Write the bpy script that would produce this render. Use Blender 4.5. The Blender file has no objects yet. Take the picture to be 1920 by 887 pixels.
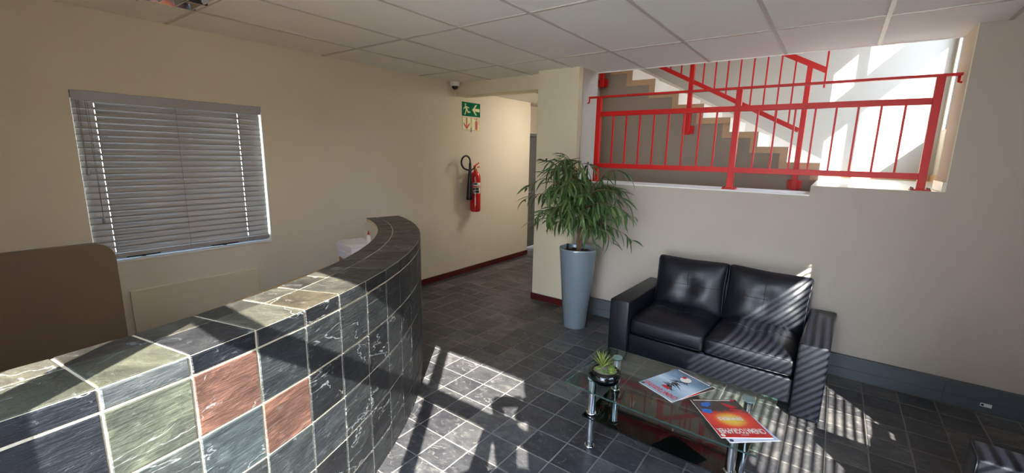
import bpy, bmesh, math, random
from mathutils import Vector, Matrix, noise
C = bpy.context.scene
COL = C.collection
PI = math.pi
R = math.radians
RN = random.Random(7)

# ------------------------------------------------------------------ camera
FPX, YAW, PIT, ROL, HC = 816.136, R(36.24917), R(10.76086), R(1.19448), 1.6533
fw = Vector((-math.sin(YAW)*math.cos(PIT), math.cos(YAW)*math.cos(PIT), -math.sin(PIT)))
rt = Vector((math.cos(YAW), math.sin(YAW), 0)); up = rt.cross(fw)
r2 = rt*math.cos(ROL)+up*math.sin(ROL); u2 = -rt*math.sin(ROL)+up*math.cos(ROL)
cd = bpy.data.cameras.new('camera'); cam = bpy.data.objects.new('camera', cd); COL.objects.link(cam)
cam.matrix_world = Matrix(((r2.x, u2.x, -fw.x, 0), (r2.y, u2.y, -fw.y, 0), (r2.z, u2.z, -fw.z, HC), (0, 0, 0, 1)))
cd.sensor_width = 36; cd.lens = FPX/1920*36; cd.clip_start = .02; cd.clip_end = 200
C.camera = cam
# ------------------------------------------------------------------ sky, sun, exposure
SUNH = Vector((-.6075, .7943, 0)); TANE = .62
w = bpy.data.worlds.new('sky'); C.world = w; w.use_nodes = True
nt = w.node_tree; nt.nodes.clear()
wo = nt.nodes.new('ShaderNodeOutputWorld'); bg = nt.nodes.new('ShaderNodeBackground')
tc = nt.nodes.new('ShaderNodeTexCoord'); sp = nt.nodes.new('ShaderNodeSeparateXYZ'); cr = nt.nodes.new('ShaderNodeValToRGB')
nt.links.new(tc.outputs['Generated'], sp.inputs[0]); nt.links.new(sp.outputs['Z'], cr.inputs[0])
cr.color_ramp.elements[0].position = 0; cr.color_ramp.elements[0].color = (.92, .95, 1, 1)
cr.color_ramp.elements[1].position = .7; cr.color_ramp.elements[1].color = (.45, .66, 1, 1)
nt.links.new(cr.outputs[0], bg.inputs[0]); bg.inputs[1].default_value = 8.0
nt.links.new(bg.outputs[0], wo.inputs[0])
sd = bpy.data.lights.new('sun', 'SUN'); sd.energy = 19; sd.angle = R(.36); sd.color = (1, .95, .88)
sun = bpy.data.objects.new('sun', sd); COL.objects.link(sun)
sun.rotation_euler = Vector((SUNH.x, SUNH.y, -TANE)).to_track_quat('-Z', 'Y').to_euler()
sun.location = (3, -4, 5)
C.view_settings.view_transform = 'Standard'; C.view_settings.look = 'None'
C.view_settings.gamma = 1; C.view_settings.use_curve_mapping = False
C.view_settings.exposure = 1.27
C.cycles.max_bounces = 10; C.cycles.diffuse_bounces = 6; C.cycles.transparent_max_bounces = 16; C.cycles.sample_clamp_indirect = 6
C.cycles.caustics_reflective = False; C.cycles.caustics_refractive = False

# ------------------------------------------------------------------ materials
def S(r, g, b):
    f = lambda c: (c/255/12.92 if c/255 <= .04045 else ((c/255+.055)/1.055)**2.4)
    return (f(r), f(g), f(b), 1)
class N:
    def __init__(s, name):
        s.m = bpy.data.materials.new(name); s.m.use_nodes = True; s.t = s.m.node_tree; s.t.nodes.clear()
        s.o = s.n('OutputMaterial')
    def n(s, k, **kw):
        a = s.t.nodes.new('ShaderNode'+k)
        for q, v in kw.items(): setattr(a, q, v)
        return a
    def l(s, a, b): s.t.links.new(a, b)
    def val(s, sock, v):
        if hasattr(v, 'links'): s.l(v, sock)
        else: sock.default_value = v
    def math(s, op, a, b=0., c=None, clamp=False):
        m = s.n('Math', operation=op, use_clamp=clamp); s.val(m.inputs[0], a); s.val(m.inputs[1], b)
        if c is not None: s.val(m.inputs[2], c)
        return m.outputs[0]
    def mix(s, f, a, b, t='RGBA', bt='MIX'):
        m = s.n('Mix', data_type=t, blend_type=bt); s.val(m.inputs[0], f)
        i = 6 if t == 'RGBA' else 2
        s.val(m.inputs[i], a); s.val(m.inputs[i+1], b)
        return m.outputs[2 if t == 'RGBA' else 0]
    def noise(s, vec, sc, det=4, ro=.5, dist=0):
        a = s.n('TexNoise'); a.inputs['Scale'].default_value = sc; a.inputs['Detail'].default_value = det
        a.inputs['Roughness'].default_value = ro; a.inputs['Distortion'].default_value = dist
        if vec is not None: s.l(vec, a.inputs['Vector'])
        return a.outputs['Fac']
    def ramp(s, f, *st):
        a = s.n('ValToRGB'); e = a.color_ramp.elements
        while len(e) < len(st): e.new(.5)
        for i, (p, c) in enumerate(st):
            e[i].position = p; e[i].color = c if len(c) == 4 else (*c, 1)
        s.l(f, a.inputs[0]); return a.outputs[0]
    def bump(s, h, st, d=.01):
        b = s.n('Bump'); b.inputs['Strength'].default_value = st; b.inputs['Distance'].default_value = d
        s.l(h, b.inputs['Height']); return b.outputs[0]
    def pr(s, **kw):
        p = s.n('BsdfPrincipled')
        for k, v in kw.items(): s.val(p.inputs[k.replace('_', ' ')], v)
        s.l(p.outputs[0], s.o.inputs[0]); return p
def plain(name, col, rough=.5, metal=0., spec=.5, bump=0, bs=60, var=0.0, coat=0):
    q = N(name); g = q.n('NewGeometry').outputs['Position']
    c = col
    if var:
        f = q.noise(g, 2.2, 5, .6)
        c = q.mix(q.math('MULTIPLY', f, 1.), tuple(x*(1-var) for x in col[:3])+(1,), tuple(min(1, x*(1+var)) for x in col[:3])+(1,))
    kw = dict(Base_Color=c, Roughness=rough, Metallic=metal, Coat_Weight=coat)
    kw['Specular_IOR_Level'] = spec
    if bump: kw['Normal'] = q.bump(q.noise(g, bs, 3), bump)
    q.pr(**kw); return q.m
def glass(name, tint=(1, 1, 1, 1), ior=1.5, boost=1.0):
    # Schlick reflectance from the angle to the surface, the same on the entering and the leaving face
    q = N(name); ge = q.n('NewGeometry'); dp = q.n('VectorMath', operation='DOT_PRODUCT')
    q.l(ge.outputs['Normal'], dp.inputs[0]); q.l(ge.outputs['Incoming'], dp.inputs[1])
    c5 = q.math('POWER', q.math('SUBTRACT', 1., q.math('ABSOLUTE', dp.outputs['Value']), clamp=True), 5.)
    f = q.math('MULTIPLY', q.math('ADD', .04, q.math('MULTIPLY', c5, .96)), boost, clamp=True)
    a = q.n('BsdfTransparent'); a.inputs[0].default_value = tint
    b = q.n('BsdfGlossy'); b.inputs['Roughness'].default_value = .01; b.inputs[0].default_value = (1, 1, 1, 1)
    m = q.n('MixShader'); q.l(f, m.inputs[0]); q.l(a.outputs[0], m.inputs[1]); q.l(b.outputs[0], m.inputs[2])
    q.l(m.outputs[0], q.o.inputs[0]); return q.m
M = {}
M['cream'] = plain('cream wall paint', S(228, 217, 196), .72, bump=.12, bs=180, var=.05)
M['pillar'] = plain('cream pillar paint', S(232, 218, 188), .7, bump=.1, bs=180, var=.03)
M['greywall'] = plain('warm grey wall paint', S(184, 172, 158), .75, bump=.15, bs=180, var=.05)
M['stairwall'] = plain('stairwell paint', S(184, 177, 164), .75, bump=.1, bs=180, var=.03)
M['taupe'] = plain('taupe flank paint', S(150, 137, 122), .7, bump=.12, bs=160, var=.05)
M['ceil'] = plain('ceiling tile', S(238, 236, 230), .8, bump=.1, bs=90, var=.03)
M['tbar'] = plain('ceiling bar', S(196, 190, 180), .45)
M['white'] = plain('white paint', S(240, 238, 232), .5)
M['whitetile'] = plain('white glazed tile', S(226, 216, 200), .25, var=.04)
M['tan'] = plain('tan edge tile', S(190, 156, 118), .45, var=.06, bump=.05)
M['red'] = plain('red enamel', (.62, .012, .010, 1), .4, spec=.3)
M['redbase'] = plain('dark red skirting', S(84, 24, 22), .4)
M['greytrunk'] = plain('grey trunking', S(84, 89, 92), .5)
M['door'] = plain('grey door paint', S(120, 122, 124), .5)
M['pot'] = plain('grey gloss pot', S(150, 162, 172), .25, metal=.35, coat=.3)
M['soil'] = plain('bark chips', S(58, 40, 30), .9, bump=.6, bs=60, var=.4)
M['gravel'] = plain('pale gravel', S(168, 158, 142), .9, bump=.8, bs=220, var=.3)
M['bark'] = plain('bark', S(112, 82, 58), .8, bump=.6, bs=90, var=.3)
M['chrome'] = plain('chrome', (.85, .85, .87, 1), .08, metal=1)
M['black'] = plain('black plastic', S(22, 22, 24), .35)
M['rubber'] = plain('black rubber', S(16, 16, 17), .55)
M['alu'] = plain('grey aluminium', S(150, 150, 150), .35, metal=.6)
M['blindwhite'] = plain('silver slat', S(172, 170, 168), .42, metal=.25)
M['slatgrey'] = plain('grey slat', S(128, 124, 120), .5)
q_ = N('fill light glow'); e_ = q_.n('Emission'); e_.inputs[0].default_value = (1, .95, .88, 1); e_.inputs[1].default_value = 24; q_.l(e_.outputs[0], q_.o.inputs[0]); M['fillglow'] = q_.m  # emission for the added hallway fill light
M['cord'] = plain('cord', S(120, 116, 112), .8)
M['brownpanel'] = plain('brown laminate', S(98, 80, 60), .42, bump=.05, bs=300, var=.05)
M['wood'] = plain('light wood desk', S(196, 158, 104), .4, var=.1)
M['paper'] = plain('paper', S(214, 216, 230), .7)
M['kraft'] = plain('brown card', S(150, 104, 70), .8)
M['glasspane'] = glass('window glass', (.96, .98, .98, 1))
M['glasstop'] = glass('clear table glass', (.84, .92, .89, 1), 1.5, 1.25)
M['blackglass'] = plain('black glass', S(5, 7, 8), .04, coat=.3)
M['glassdisc'] = plain('frosted glass disc', S(120, 146, 138), .1, coat=.5)
M['brass'] = plain('brass', S(170, 140, 70), .3, metal=1)
M['green'] = plain('sign green', S(0, 112, 72), .85, spec=.2)
M['lum'] = plain('sign cream', S(240, 244, 196), .85, spec=.2)
M['signred'] = plain('sign red', S(200, 42, 36), .45)
M['extred'] = plain('extinguisher red', S(206, 22, 26), .22, coat=.5)
M['stone'] = plain('concrete paving', S(206, 199, 188), .9, var=.1, bump=.3, bs=30)
M['brick'] = plain('dull plaster', S(120, 100, 84), .9, bump=.3, bs=40, var=.1)
M['darkbrick'] = plain('dark brick', S(70, 56, 48), .9, bump=.3, bs=40, var=.1)
M['skin'] = plain('skin', S(150, 104, 78), .55)
M['cloth'] = plain('dark shirt', S(50, 56, 70), .85)
M['trouser'] = plain('dark trousers', S(36, 36, 42), .85)
M['bluepot'] = plain('blue', S(30, 70, 170), .4)

def leather():
    q = N('black leather'); g = q.n('NewGeometry').outputs['Position']
    v = q.n('TexVoronoi'); v.inputs['Scale'].default_value = 260; q.l(g, v.inputs['Vector'])
    n1 = q.noise(g, 9, 5, .6); n2 = q.noise(g, 60, 3)
    h = q.math('ADD', q.math('MULTIPLY', v.outputs['Distance'], .25), q.math('ADD', q.math('MULTIPLY', n1, .9), q.math('MULTIPLY', n2, .2)))
    q.pr(Base_Color=q.mix(n1, S(9, 11, 19), S(19, 20, 29)), Roughness=q.mix(n2, .34, .46, 'FLOAT'), Specular_IOR_Level=.5, Normal=q.bump(h, .13, .008))
    return q.m
M['leather'] = leather()
M['seam'] = plain('leather seam', S(12, 12, 15), .6)

def slate(name, floor):
    q = N(name); pos = q.n('NewGeometry').outputs['Position']; oi = q.n('ObjectInfo')
    if floor:
        sp = q.n('SeparateXYZ'); q.l(pos, sp.inputs[0])
        ix = q.math('FLOOR', q.math('DIVIDE', q.math('SUBTRACT', sp.outputs[0], -1.874), .2024))
        iy = q.math('FLOOR', q.math('DIVIDE', q.math('SUBTRACT', sp.outputs[1], 2.24), .2024))
        cb = q.n('CombineXYZ'); q.l(ix, cb.inputs[0]); q.l(iy, cb.inputs[1])
        wn = q.n('TexWhiteNoise', noise_dimensions='3D'); q.l(cb.outputs[0], wn.inputs['Vector']); rnd = wn.outputs['Value']
    else: rnd = oi.outputs['Random']
    ofs = q.n('CombineXYZ'); k = q.math('MULTIPLY', rnd, 37.); q.l(k, ofs.inputs[0]); q.l(q.math('MULTIPLY', rnd, 91.), ofs.inputs[1]); q.l(k, ofs.inputs[2])
    va = q.n('VectorMath', operation='ADD'); q.l(pos, va.inputs[0]); q.l(ofs.outputs[0], va.inputs[1]); v = va.outputs[0]
    # stretched coordinates for the cleft grain of counter slate
    mp = q.n('Mapping'); q.l(v, mp.inputs[0]); mp.inputs['Rotation'].default_value = (.5, .7, .4); mp.inputs['Scale'].default_value = (1, 1, 2.6) if not floor else (1, 1.5, 1)
    g = mp.outputs[0]
    n1 = q.noise(g, 7, 8, .62, .6); n2 = q.noise(g, 24, 6, .7, .4); n3 = q.noise(v, 3.2, 3, .5)
    if floor:
        base = q.ramp(q.math('ADD', q.math('MULTIPLY', n1, .7), q.math('MULTIPLY', rnd, .3)), (.3, S(46, 45, 49)), (.55, S(72, 71, 72)), (.8, S(122, 117, 110)))
        vein = q.math('MULTIPLY', q.math('MULTIPLY', q.math('SUBTRACT', n2, .56), 7., clamp=True), .36)
        lite = S(150, 145, 136)
    else:
        base = q.mix(1., q.ramp(n1, (.28, (.35, .35, .38)), (.52, (.8, .8, .8)), (.78, (1.9, 1.85, 1.7))), oi.outputs['Color'], bt='MULTIPLY')
        vein = q.math('MULTIPLY', q.math('GREATER_THAN', n2, .62), .12); lite = S(165, 168, 170)
    a = q.noise(g, 2.6, 5, .55, .5)
    line = q.math('SUBTRACT', 1., q.math('MULTIPLY', q.math('ABSOLUTE', q.math('SUBTRACT', a, .5)), 170. if floor else 120.), clamp=True)
    line = q.math('MULTIPLY', line, q.math('GREATER_THAN', n3, .50))
    f = q.math('ADD', vein, q.math('MULTIPLY', line, .5), clamp=True)
    col = q.mix(f, base, lite)
    h = q.math('ADD', q.math('MULTIPLY', n1, 1.2), q.math('MULTIPLY', n2, .5))
    nb = q.noise(v, 90, 3)
    h = q.math('ADD', h, q.math('MULTIPLY', nb, .12))
    if not floor:
        m3 = q.n('Mapping'); q.l(v, m3.inputs[0]); m3.inputs['Rotation'].default_value = (.5, .7, .4); m3.inputs['Scale'].default_value = (1, .8, 9)
        h = q.math('ADD', h, q.math('MULTIPLY', q.noise(m3.outputs[0], 14, 5, .6), .7))
    q.pr(Base_Color=col, Roughness=q.mix(n2, .26 if floor else .3, .52 if floor else .55, 'FLOAT'), Specular_IOR_Level=.55, Normal=q.bump(h, .45 if floor else .55, .012))
    return q.m
M['slatefloor'] = slate('slate floor', True); M['slate'] = slate('slate counter', False)
M['grout'] = plain('pale grout', S(222, 208, 182), .9, bump=.3, bs=200, var=.12)
M['floorgrout'] = plain('grey floor grout', S(132, 127, 120), .9, bump=.3, bs=200, var=.15)

def leafmat(name, c1, c2, rough=.38):
    q = N(name); oi = q.n('ObjectInfo'); pos = q.n('NewGeometry').outputs['Position']
    n1 = q.noise(pos, 14, 2)
    f = q.math('ADD', q.math('MULTIPLY', oi.outputs['Random'], .6), q.math('MULTIPLY', n1, .4))
    c = q.mix(f, c1, c2)
    p = q.pr(Base_Color=c, Roughness=rough, Specular_IOR_Level=.5)
    tr = q.n('BsdfTranslucent'); q.l(c, tr.inputs[0]); mx = q.n('MixShader'); mx.inputs[0].default_value = .2
    q.l(p.outputs[0], mx.inputs[1]); q.l(tr.outputs[0], mx.inputs[2]); q.l(mx.outputs[0], q.o.inputs[0])
    return q.m
M['leaf'] = leafmat('ficus leaf', S(46, 78, 38), S(112, 142, 78))
M['succ'] = leafmat('succulent leaf', S(120, 140, 60), S(172, 184, 92), .5)
M['succ2'] = leafmat('dark succulent leaf', S(70, 100, 42), S(130, 150, 62), .5)

# ------------------------------------------------------------------ mesh helpers
class MB:
    def __init__(s): s.b = bmesh.new()
    def box(s, x0, x1, y0, y1, z0, z1, bev=0, seg=2, mat=None):
        vs = [s.b.verts.new(v) for v in ((x0, y0, z0), (x1, y0, z0), (x1, y1, z0), (x0, y1, z0), (x0, y0, z1), (x1, y0, z1), (x1, y1, z1), (x0, y1, z1))]
        fs = [s.b.faces.new([vs[i] for i in f]) for f in ((3, 2, 1, 0), (4, 5, 6, 7), (0, 1, 5, 4), (1, 2, 6, 5), (2, 3, 7, 6), (3, 0, 4, 7))]
        if mat is not None: bmesh.ops.transform(s.b, matrix=mat, verts=vs)
        if bev:
            es = list({e for f in fs for e in f.edges}); bmesh.ops.bevel(s.b, geom=es, offset=bev, segments=seg, profile=.5, affect='EDGES')
        return s
    def prism(s, pts, ax, a, b):   # polygon in the two other axes extruded along ax from a to b
        def P(p, t): return {'x': (t, p[0], p[1]), 'y': (p[0], t, p[1]), 'z': (p[0], p[1], t)}[ax]
        A = [s.b.verts.new(P(p, a)) for p in pts]; B = [s.b.verts.new(P(p, b)) for p in pts]; n = len(pts)
        s.b.faces.new(A); s.b.faces.new(B[::-1])
        for i in range(n): s.b.faces.new((A[i], B[i], B[(i+1) % n], A[(i+1) % n]))
        return s
    def tube(s, pts, rad, n=8, cap=True):
        pts = [Vector(p) for p in pts]; rings = []
        rr = rad if hasattr(rad, '__len__') else [rad]*len(pts)
        prev = None
        for i, p in enumerate(pts):
            t = (pts[min(i+1, len(pts)-1)]-pts[max(i-1, 0)]).normalized()
            if prev is None: a = t.orthogonal().normalized()
            else: a = (prev-t*prev.dot(t)).normalized()
            prev = a; c = t.cross(a)
            rings.append([s.b.verts.new(p+(a*math.cos(2*PI*k/n)+c*math.sin(2*PI*k/n))*rr[i]) for k in range(n)])
        for A, B in zip(rings, rings[1:]):
            for k in range(n): s.b.faces.new((A[k], A[(k+1) % n], B[(k+1) % n], B[k]))
        if cap: s.b.faces.new(rings[0][::-1]); s.b.faces.new(rings[-1])
        return s
    def lathe(s, prof, n=32, cx=0, cy=0):   # prof: (r,z) list, bottom to top
        rings = []
        for r, z in prof:
            rings.append([s.b.verts.new((cx+r*math.cos(2*PI*k/n), cy+r*math.sin(2*PI*k/n), z)) for k in range(n)] if r > 1e-5 else [s.b.verts.new((cx, cy, z))])
        for A, B in zip(rings, rings[1:]):
            for k in range(n):
                a = [A[k % len(A)], A[(k+1) % n % len(A)], B[(k+1) % n % len(B)], B[k % len(B)]]
                u = []
                for v in a:
                    if v not in u: u.append(v)
                if len(u) > 2: s.b.faces.new(u)
        return s
    def raw(s, vs, fs):
        V = [s.b.verts.new(v) for v in vs]
        for f in fs: s.b.faces.new([V[i] for i in f])
        return s
    def xf(s, m): bmesh.ops.transform(s.b, matrix=m, verts=s.b.verts[:]); return s
    def obj(s, name, mat, par=None, smooth=False, loc=None, rot=None, ang=None):
        bmesh.ops.recalc_face_normals(s.b, faces=s.b.faces[:])
        me = bpy.data.meshes.new(name); s.b.to_mesh(me); s.b.free()
        me.materials.append(mat)
        o = bpy.data.objects.new(name, me); COL.objects.link(o)
        if par: o.parent = par
        if loc: o.location = loc
        if rot: o.rotation_euler = rot
        if smooth:
            me.polygons.foreach_set('use_smooth', [True]*len(me.polygons))
            if ang: me.set_sharp_from_angle(angle=R(ang))
        return o
def box(name, mat, x0, x1, y0, y1, z0, z1, par=None, bev=0, **k): return MB().box(x0, x1, y0, y1, z0, z1, bev).obj(name, mat, par, **k)
def thing(name, label, cat, loc=(0, 0, 0), rz=0, group=None):
    o = bpy.data.objects.new(name, None); COL.objects.link(o); o.location = loc; o.rotation_euler = (0, 0, rz); o.empty_display_size = .05
    return tag(o, label, cat, group)
def tag(o, label, cat, group=None):
    o['label'] = label; o['category'] = cat
    if group: o['group'] = group
    return o
def struct(o, label=None, cat=None):
    o['kind'] = 'structure'
    if label: o['label'] = label
    if cat: o['category'] = cat
    return o
def stuff(o): o['kind'] = 'stuff'; return o
def share(name, me, par, loc=(0, 0, 0), rot=(0, 0, 0), sc=(1, 1, 1), col=None):
    o = bpy.data.objects.new(name, me); COL.objects.link(o)
    if par: o.parent = par
    o.location = loc; o.rotation_euler = rot; o.scale = sc
    if col: o.color = col
    return o
def rrect(x0, x1, z0, z1, r, n=5, which=(1, 1, 1, 1)):
    P = []
    for (cx, cz, a0, f) in ((x1-r, z1-r, 0, which[0]), (x0+r, z1-r, 90, which[1]), (x0+r, z0+r, 180, which[2]), (x1-r, z0+r, 270, which[3])):
        if f: P += [(cx+r*math.cos(R(a0+90*i/n)), cz+r*math.sin(R(a0+90*i/n))) for i in range(n+1)]
        else:
            P.append({0: (x1, z1), 90: (x0, z1), 180: (x0, z0), 270: (x1, z0)}[a0])
    return P
def project(p):
    d = Vector(p)-Vector((0, 0, HC)); z = d.dot(fw)
    if z <= 0.05: return None
    return 960+FPX*d.dot(r2)/z, 443.5-FPX*d.dot(u2)/z, z

# ------------------------------------------------------------------ the room shell
H = 2.516; XL = -4.022; YB = 4.086; YO = 4.46; ZL = 1.378; ZLAND = 1.457; XJ = .605; XP1 = -2.675; XP2 = -2.19; XR = 1.45; YF = -.6
YBK = 6.28; XS = .8; HS = 4.3; XREC = -4.29
# ground outside
g = MB().box(-30, XL-.12, -30, 30, -.12, -.03).box(XL-.12, 1.62, -30, YF-.12, -.12, -.03).box(1.62, 30, -30, 30, -.12, -.03).obj('ground', M['stone']); struct(g)
tag(MB().box(3.0, 3.12, 1.3, 4.6, 5.2, 5.51).box(3.0, 3.12, 4.5, 4.6, -.03, 5.2).box(3.0, 3.12, 1.3, 1.4, -.03, 5.2).obj('shading_frame', M['white']), 'white pergola frame added out of view to shadow the stair wall', 'shading')  # added beam on posts, out of view; throws the diagonal shade in the stairwell
tag(box('light_block_wall', M['brick'], 4.6, 4.8, -12, 9, -.03, 3.3), 'dull brick wall added out of view to dim the right side', 'wall')  # added wall; blocks sky and ground light through the right window
tag(box('light_block_wall', M['darkbrick'], -2.1, -1.9, -12, -.9, -.03, 4.2), 'dark brick wall added out of view to darken the far right', 'wall')  # added wall; its dark face keeps low sky off the right side
# floor with slate tiles
floor = struct(MB().box(XL-.1, XR+.1, YF-.1, YB+.05, -.1, -.0015).box(XREC-.1, XP1+.05, YB+.05, 8.1, -.1, -.0015).obj('floor', M['floorgrout']))
FX, FY, FT = -1.874, 2.24, .2024
def tile_bm(mb, x0, x1, y0, y1, z, g=.0032, ch=.003, dz=(0, 0, 0, 0)):
    a = [(x0+g, y0+g), (x1-g, y0+g), (x1-g, y1-g), (x0+g, y1-g)]
    b = [(x0+g+ch, y0+g+ch), (x1-g-ch, y0+g+ch), (x1-g-ch, y1-g-ch), (x0+g+ch, y1-g-ch)]
    V = [(p[0], p[1], -.004) for p in a]+[(p[0], p[1], z-.0015) for p in a]+[(b[i][0], b[i][1], z+dz[i]) for i in range(4)]
    F = [(8, 9, 10, 11)]
    for i in range(4):
        j = (i+1) % 4; F += [(i, j, 4+j, 4+i), (4+i, 4+j, 8+j, 8+i)]
    mb.raw(V, F)
curve_p = (-1.4175246712, .036048094, 1.6460976, .326791954, -.0638381274, .03293010278)
DS = .01
def curve_pts(s0=-.7, s1=3.7):
    n0 = int(round(-s0/DS)); n = int(round((s1-s0)/DS))
    th = lambda s: curve_p[2]+curve_p[3]*s+curve_p[4]*s*s/2+curve_p[5]*s**3/3
    P = [(0., 0.)]; s = s0
    for i in range(n):
        t = th(s+DS/2); P.append((P[-1][0]+math.cos(t)*DS, P[-1][1]+math.sin(t)*DS)); s += DS
    ox, oy = curve_p[0]-P[n0][0], curve_p[1]-P[n0][1]
    return [(x+ox, y+oy) for x, y in P], th, s0
CP, CTH, CS0 = curve_pts()
def cat(s): return Vector((*CP[int(round((s-CS0)/DS))], 0))
def cnor(s): t = CTH(s); return Vector((math.sin(t), -math.cos(t), 0))   # outwards
cells = []
for i in range(-13, 18):
    for j in range(-15, 30):
        x0, y0 = FX+i*FT, FY+j*FT; x1, y1 = x0+FT, y0+FT
        for (rx0, rx1, ry0, ry1) in ((XL, XR, YF, YB-.045), (XL, XP1, YB-.045, 5.9), (XREC, XP1, 5.9, 8.)):
            a0, a1, b0, b1 = max(x0, rx0), min(x1, rx1), max(y0, ry0), min(y1, ry1)
            if a1-a0 > .012 and b1-b0 > .012: cells.append((a0, a1, b0, b1))
def hidden(x, y):
    best = min(((x-CP[k][0])**2+(y-CP[k][1])**2, k) for k in range(0, 420, 6))
    s = CS0+best[1]*DS; d = Vector((x, y, 0))-cat(s)
    return d.dot(cnor(s)) < 0.0 and y < 2.9
vis = []
for k, c in enumerate(cells):
    p = project(((c[0]+c[1])/2, (c[2]+c[3])/2, 0))
    if p and -40 < p[0] < 1960 and p[1] < 930 and not hidden((c[0]+c[1])/2, (c[2]+c[3])/2): vis.append((p[2], k))
vis.sort(); near = {k for _, k in vis[:290]}
rest = MB()
for k, c in enumerate(cells):
    r = random.Random(k); dz = [r.uniform(-.0007, .0007) for _ in range(4)]; z0 = r.uniform(-.0005, .0009)
    if k in near:
        m = MB(); cx, cy = (c[0]+c[1])/2, (c[2]+c[3])/2
        tile_bm(m, c[0]-cx, c[1]-cx, c[2]-cy, c[3]-cy, z0, dz=dz); m.obj('tile', M['slatefloor'], floor, loc=(cx, cy, 0))
    else: tile_bm(rest, *c, z0, dz=dz)
stuff(rest.obj('floor_tiles', M['slatefloor'], floor))

# walls
WZ0, WZ1, WY0, WY1 = .834, 2.002, .648, 1.82      # window in the left wall
lw = MB()
lw.box(XL-.12, XL, YF-.12, WY0, 0, H+.3).box(XL-.12, XL, WY1, 5.914, 0, H+.3).box(XL-.12, XL, WY0, WY1, 0, WZ0).box(XL-.12, XL, WY0, WY1, WZ1, H+.3)
lw.box(XL-.12, XREC, 5.9, 5.914, 0, H+.3)
struct(lw.obj('wall_left', M['cream']))
struct(MB().box(XREC-.12, XREC, 5.914, 6.2, 0, 2.8).box(XREC-.12, XREC, 7.0, 8.1, 0, 2.8).box(XREC-.12, XREC, 6.2, 7.0, 1.97, 2.8).box(XREC, XL-.12, 5.8, 5.914, 0, 2.8).box(XREC-.12, XP1+.15, 8.0, 8.12, 0, 2.8).obj('wall_hallway', M['cream']))
d1 = MB().box(XREC-.075, XREC-.03, 6.215, 6.985, .01, 1.955, .003).obj('door_1', M['door']); struct(d1)
MB().tube([(XREC-.03, 6.29, 1.0), (XREC+.02, 6.29, 1.0), (XREC+.02, 6.42, 1.0)], .009).obj('door_handle', M['chrome'], d1, True)
struct(MB().box(XREC-.09, XREC+.012, 6.17, 6.213, 0, 2.0).box(XREC-.09, XREC+.012, 6.987, 7.03, 0, 2.0).box(XREC-.09, XREC+.012, 6.213, 6.987, 1.957, 2.0).obj('trim_1', M['door']))
# back wall with the stair opening: lower part, pillar, right part
bw = MB()
bw.prism([(XP2, 0), (XR+.1, 0), (XR+.1, H+.3), (XJ, H+.3), (XJ, ZLAND), (-.147, ZLAND), (-.147, ZL), (XP2, ZL)], 'y', YB, YO)
struct(bw.obj('wall_back', M['greywall']))
pw = box('pillar', M['pillar'], XP1, XP2, YB-.02, YO+.02, 0, H+.3); struct(pw)
# paint line: jamb of the pillar is white
struct(box('trim_2', M['stairwall'], XP2, XP2+.006, YB+.06, YO+.02, ZL, H+.25))
# thin access cover on the pillar face
apn = MB().box(-2.44, -2.235, YB-.027, YB-.02, .15, 1.0, .002); cvr = apn.obj('pillar_cover', M['pillar']); tag(cvr, 'flat cream access cover low on the pillar behind the planter', 'access panel')
# right-hand jamb facing (cream) and its tile skirting
struct(box('trim_3', M['pillar'], XJ-.008, XJ, YB+.003, YO, ZLAND+.07, H+.25))
js = MB().box(XJ-.022, XJ-.0, YB+.002, YO, ZLAND+.001, ZLAND+.068, .002); struct(js.obj('trim_4', M['whitetile']))
# hallway right wall and beam
struct(box('wall_hallway_right', M['cream'], XP1, XP1+.12, YO+.02, 8.0, 0, H+.3))
struct(box('beam', M['pillar'], XL, XP1, 4.22, 4.42, 2.36, H+.1))
# hallway ceiling with a vent
hc = box('ceiling_hallway', M['ceil'], XREC-.1, XP1, 4.42, 8.0, 2.45, 2.5); struct(hc)
v = thing('ceiling_vent', 'grey square vent in the hallway ceiling behind the pillar', 'vent', (-3.05, 5.1, 2.45))
MB().box(-.25, .25, -.25, .25, -.012, .0, .003).obj('frame', M['tbar'], v)
for k in range(7): MB().box(-.2, .2, -.19+k*.055, -.16+k*.055, -.02, -.012).obj('louvre', M['alu'], v)
# right wall with a window, front glazing
RW = (.28, 2.10, .98, 2.50)
struct(MB().box(XR, XR+.07, YF-.12, RW[0], 0, H+.3).box(XR, XR+.07, RW[1], YB+.2, 0, H+.3).box(XR, XR+.07, RW[0], RW[1], 0, RW[2]).box(XR, XR+.07, RW[0], RW[1], RW[3], H+.3).obj('wall_right', M['greywall']))
struct(MB().box(XL-.12, -1.42, YF-.12, YF, 0, H+.3).box(.76, XR+.07, YF-.12, YF, 0, H+.3).box(-1.42, .76, YF-.12, YF, 2.49, H+.3).obj('wall_front', M['cream']))
w2 = struct(MB().box(-1.42, .76, YF-.09, YF-.03, 1.975, 2.045).box(-1.42, .76, YF-.09, YF-.03, 2.465, 2.49).box(-1.42, .76, YF-.09, YF-.03, 0, .06)
            .box(-1.42, -1.38, YF-.09, YF-.03, .06, 1.975).box(-1.22, -1.195, YF-.09, YF-.03, .06, 1.975).box(-1.01, -.88, YF-.09, YF-.03, .06, 1.975).box(-.137, -.077, YF-.09, YF-.03, .06, 1.975).box(.72, .76, YF-.09, YF-.03, .06, 1.975)
            .box(-1.01, -.88, YF-.09, YF-.03, 2.045, 2.465).box(-.137, -.077, YF-.09, YF-.03, 2.045, 2.465).obj('window_2', M['alu']))
for x0, x1 in ((-1.38, -1.01), (-.88, -.137), (-.077, .72)):
    box('pane', M['glasspane'], x0, x1, YF-.064, YF-.058, .06, 1.975, w2)
    box('pane', M['glasspane'], x0, x1, YF-.064, YF-.058, 2.045, 2.465, w2)
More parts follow.
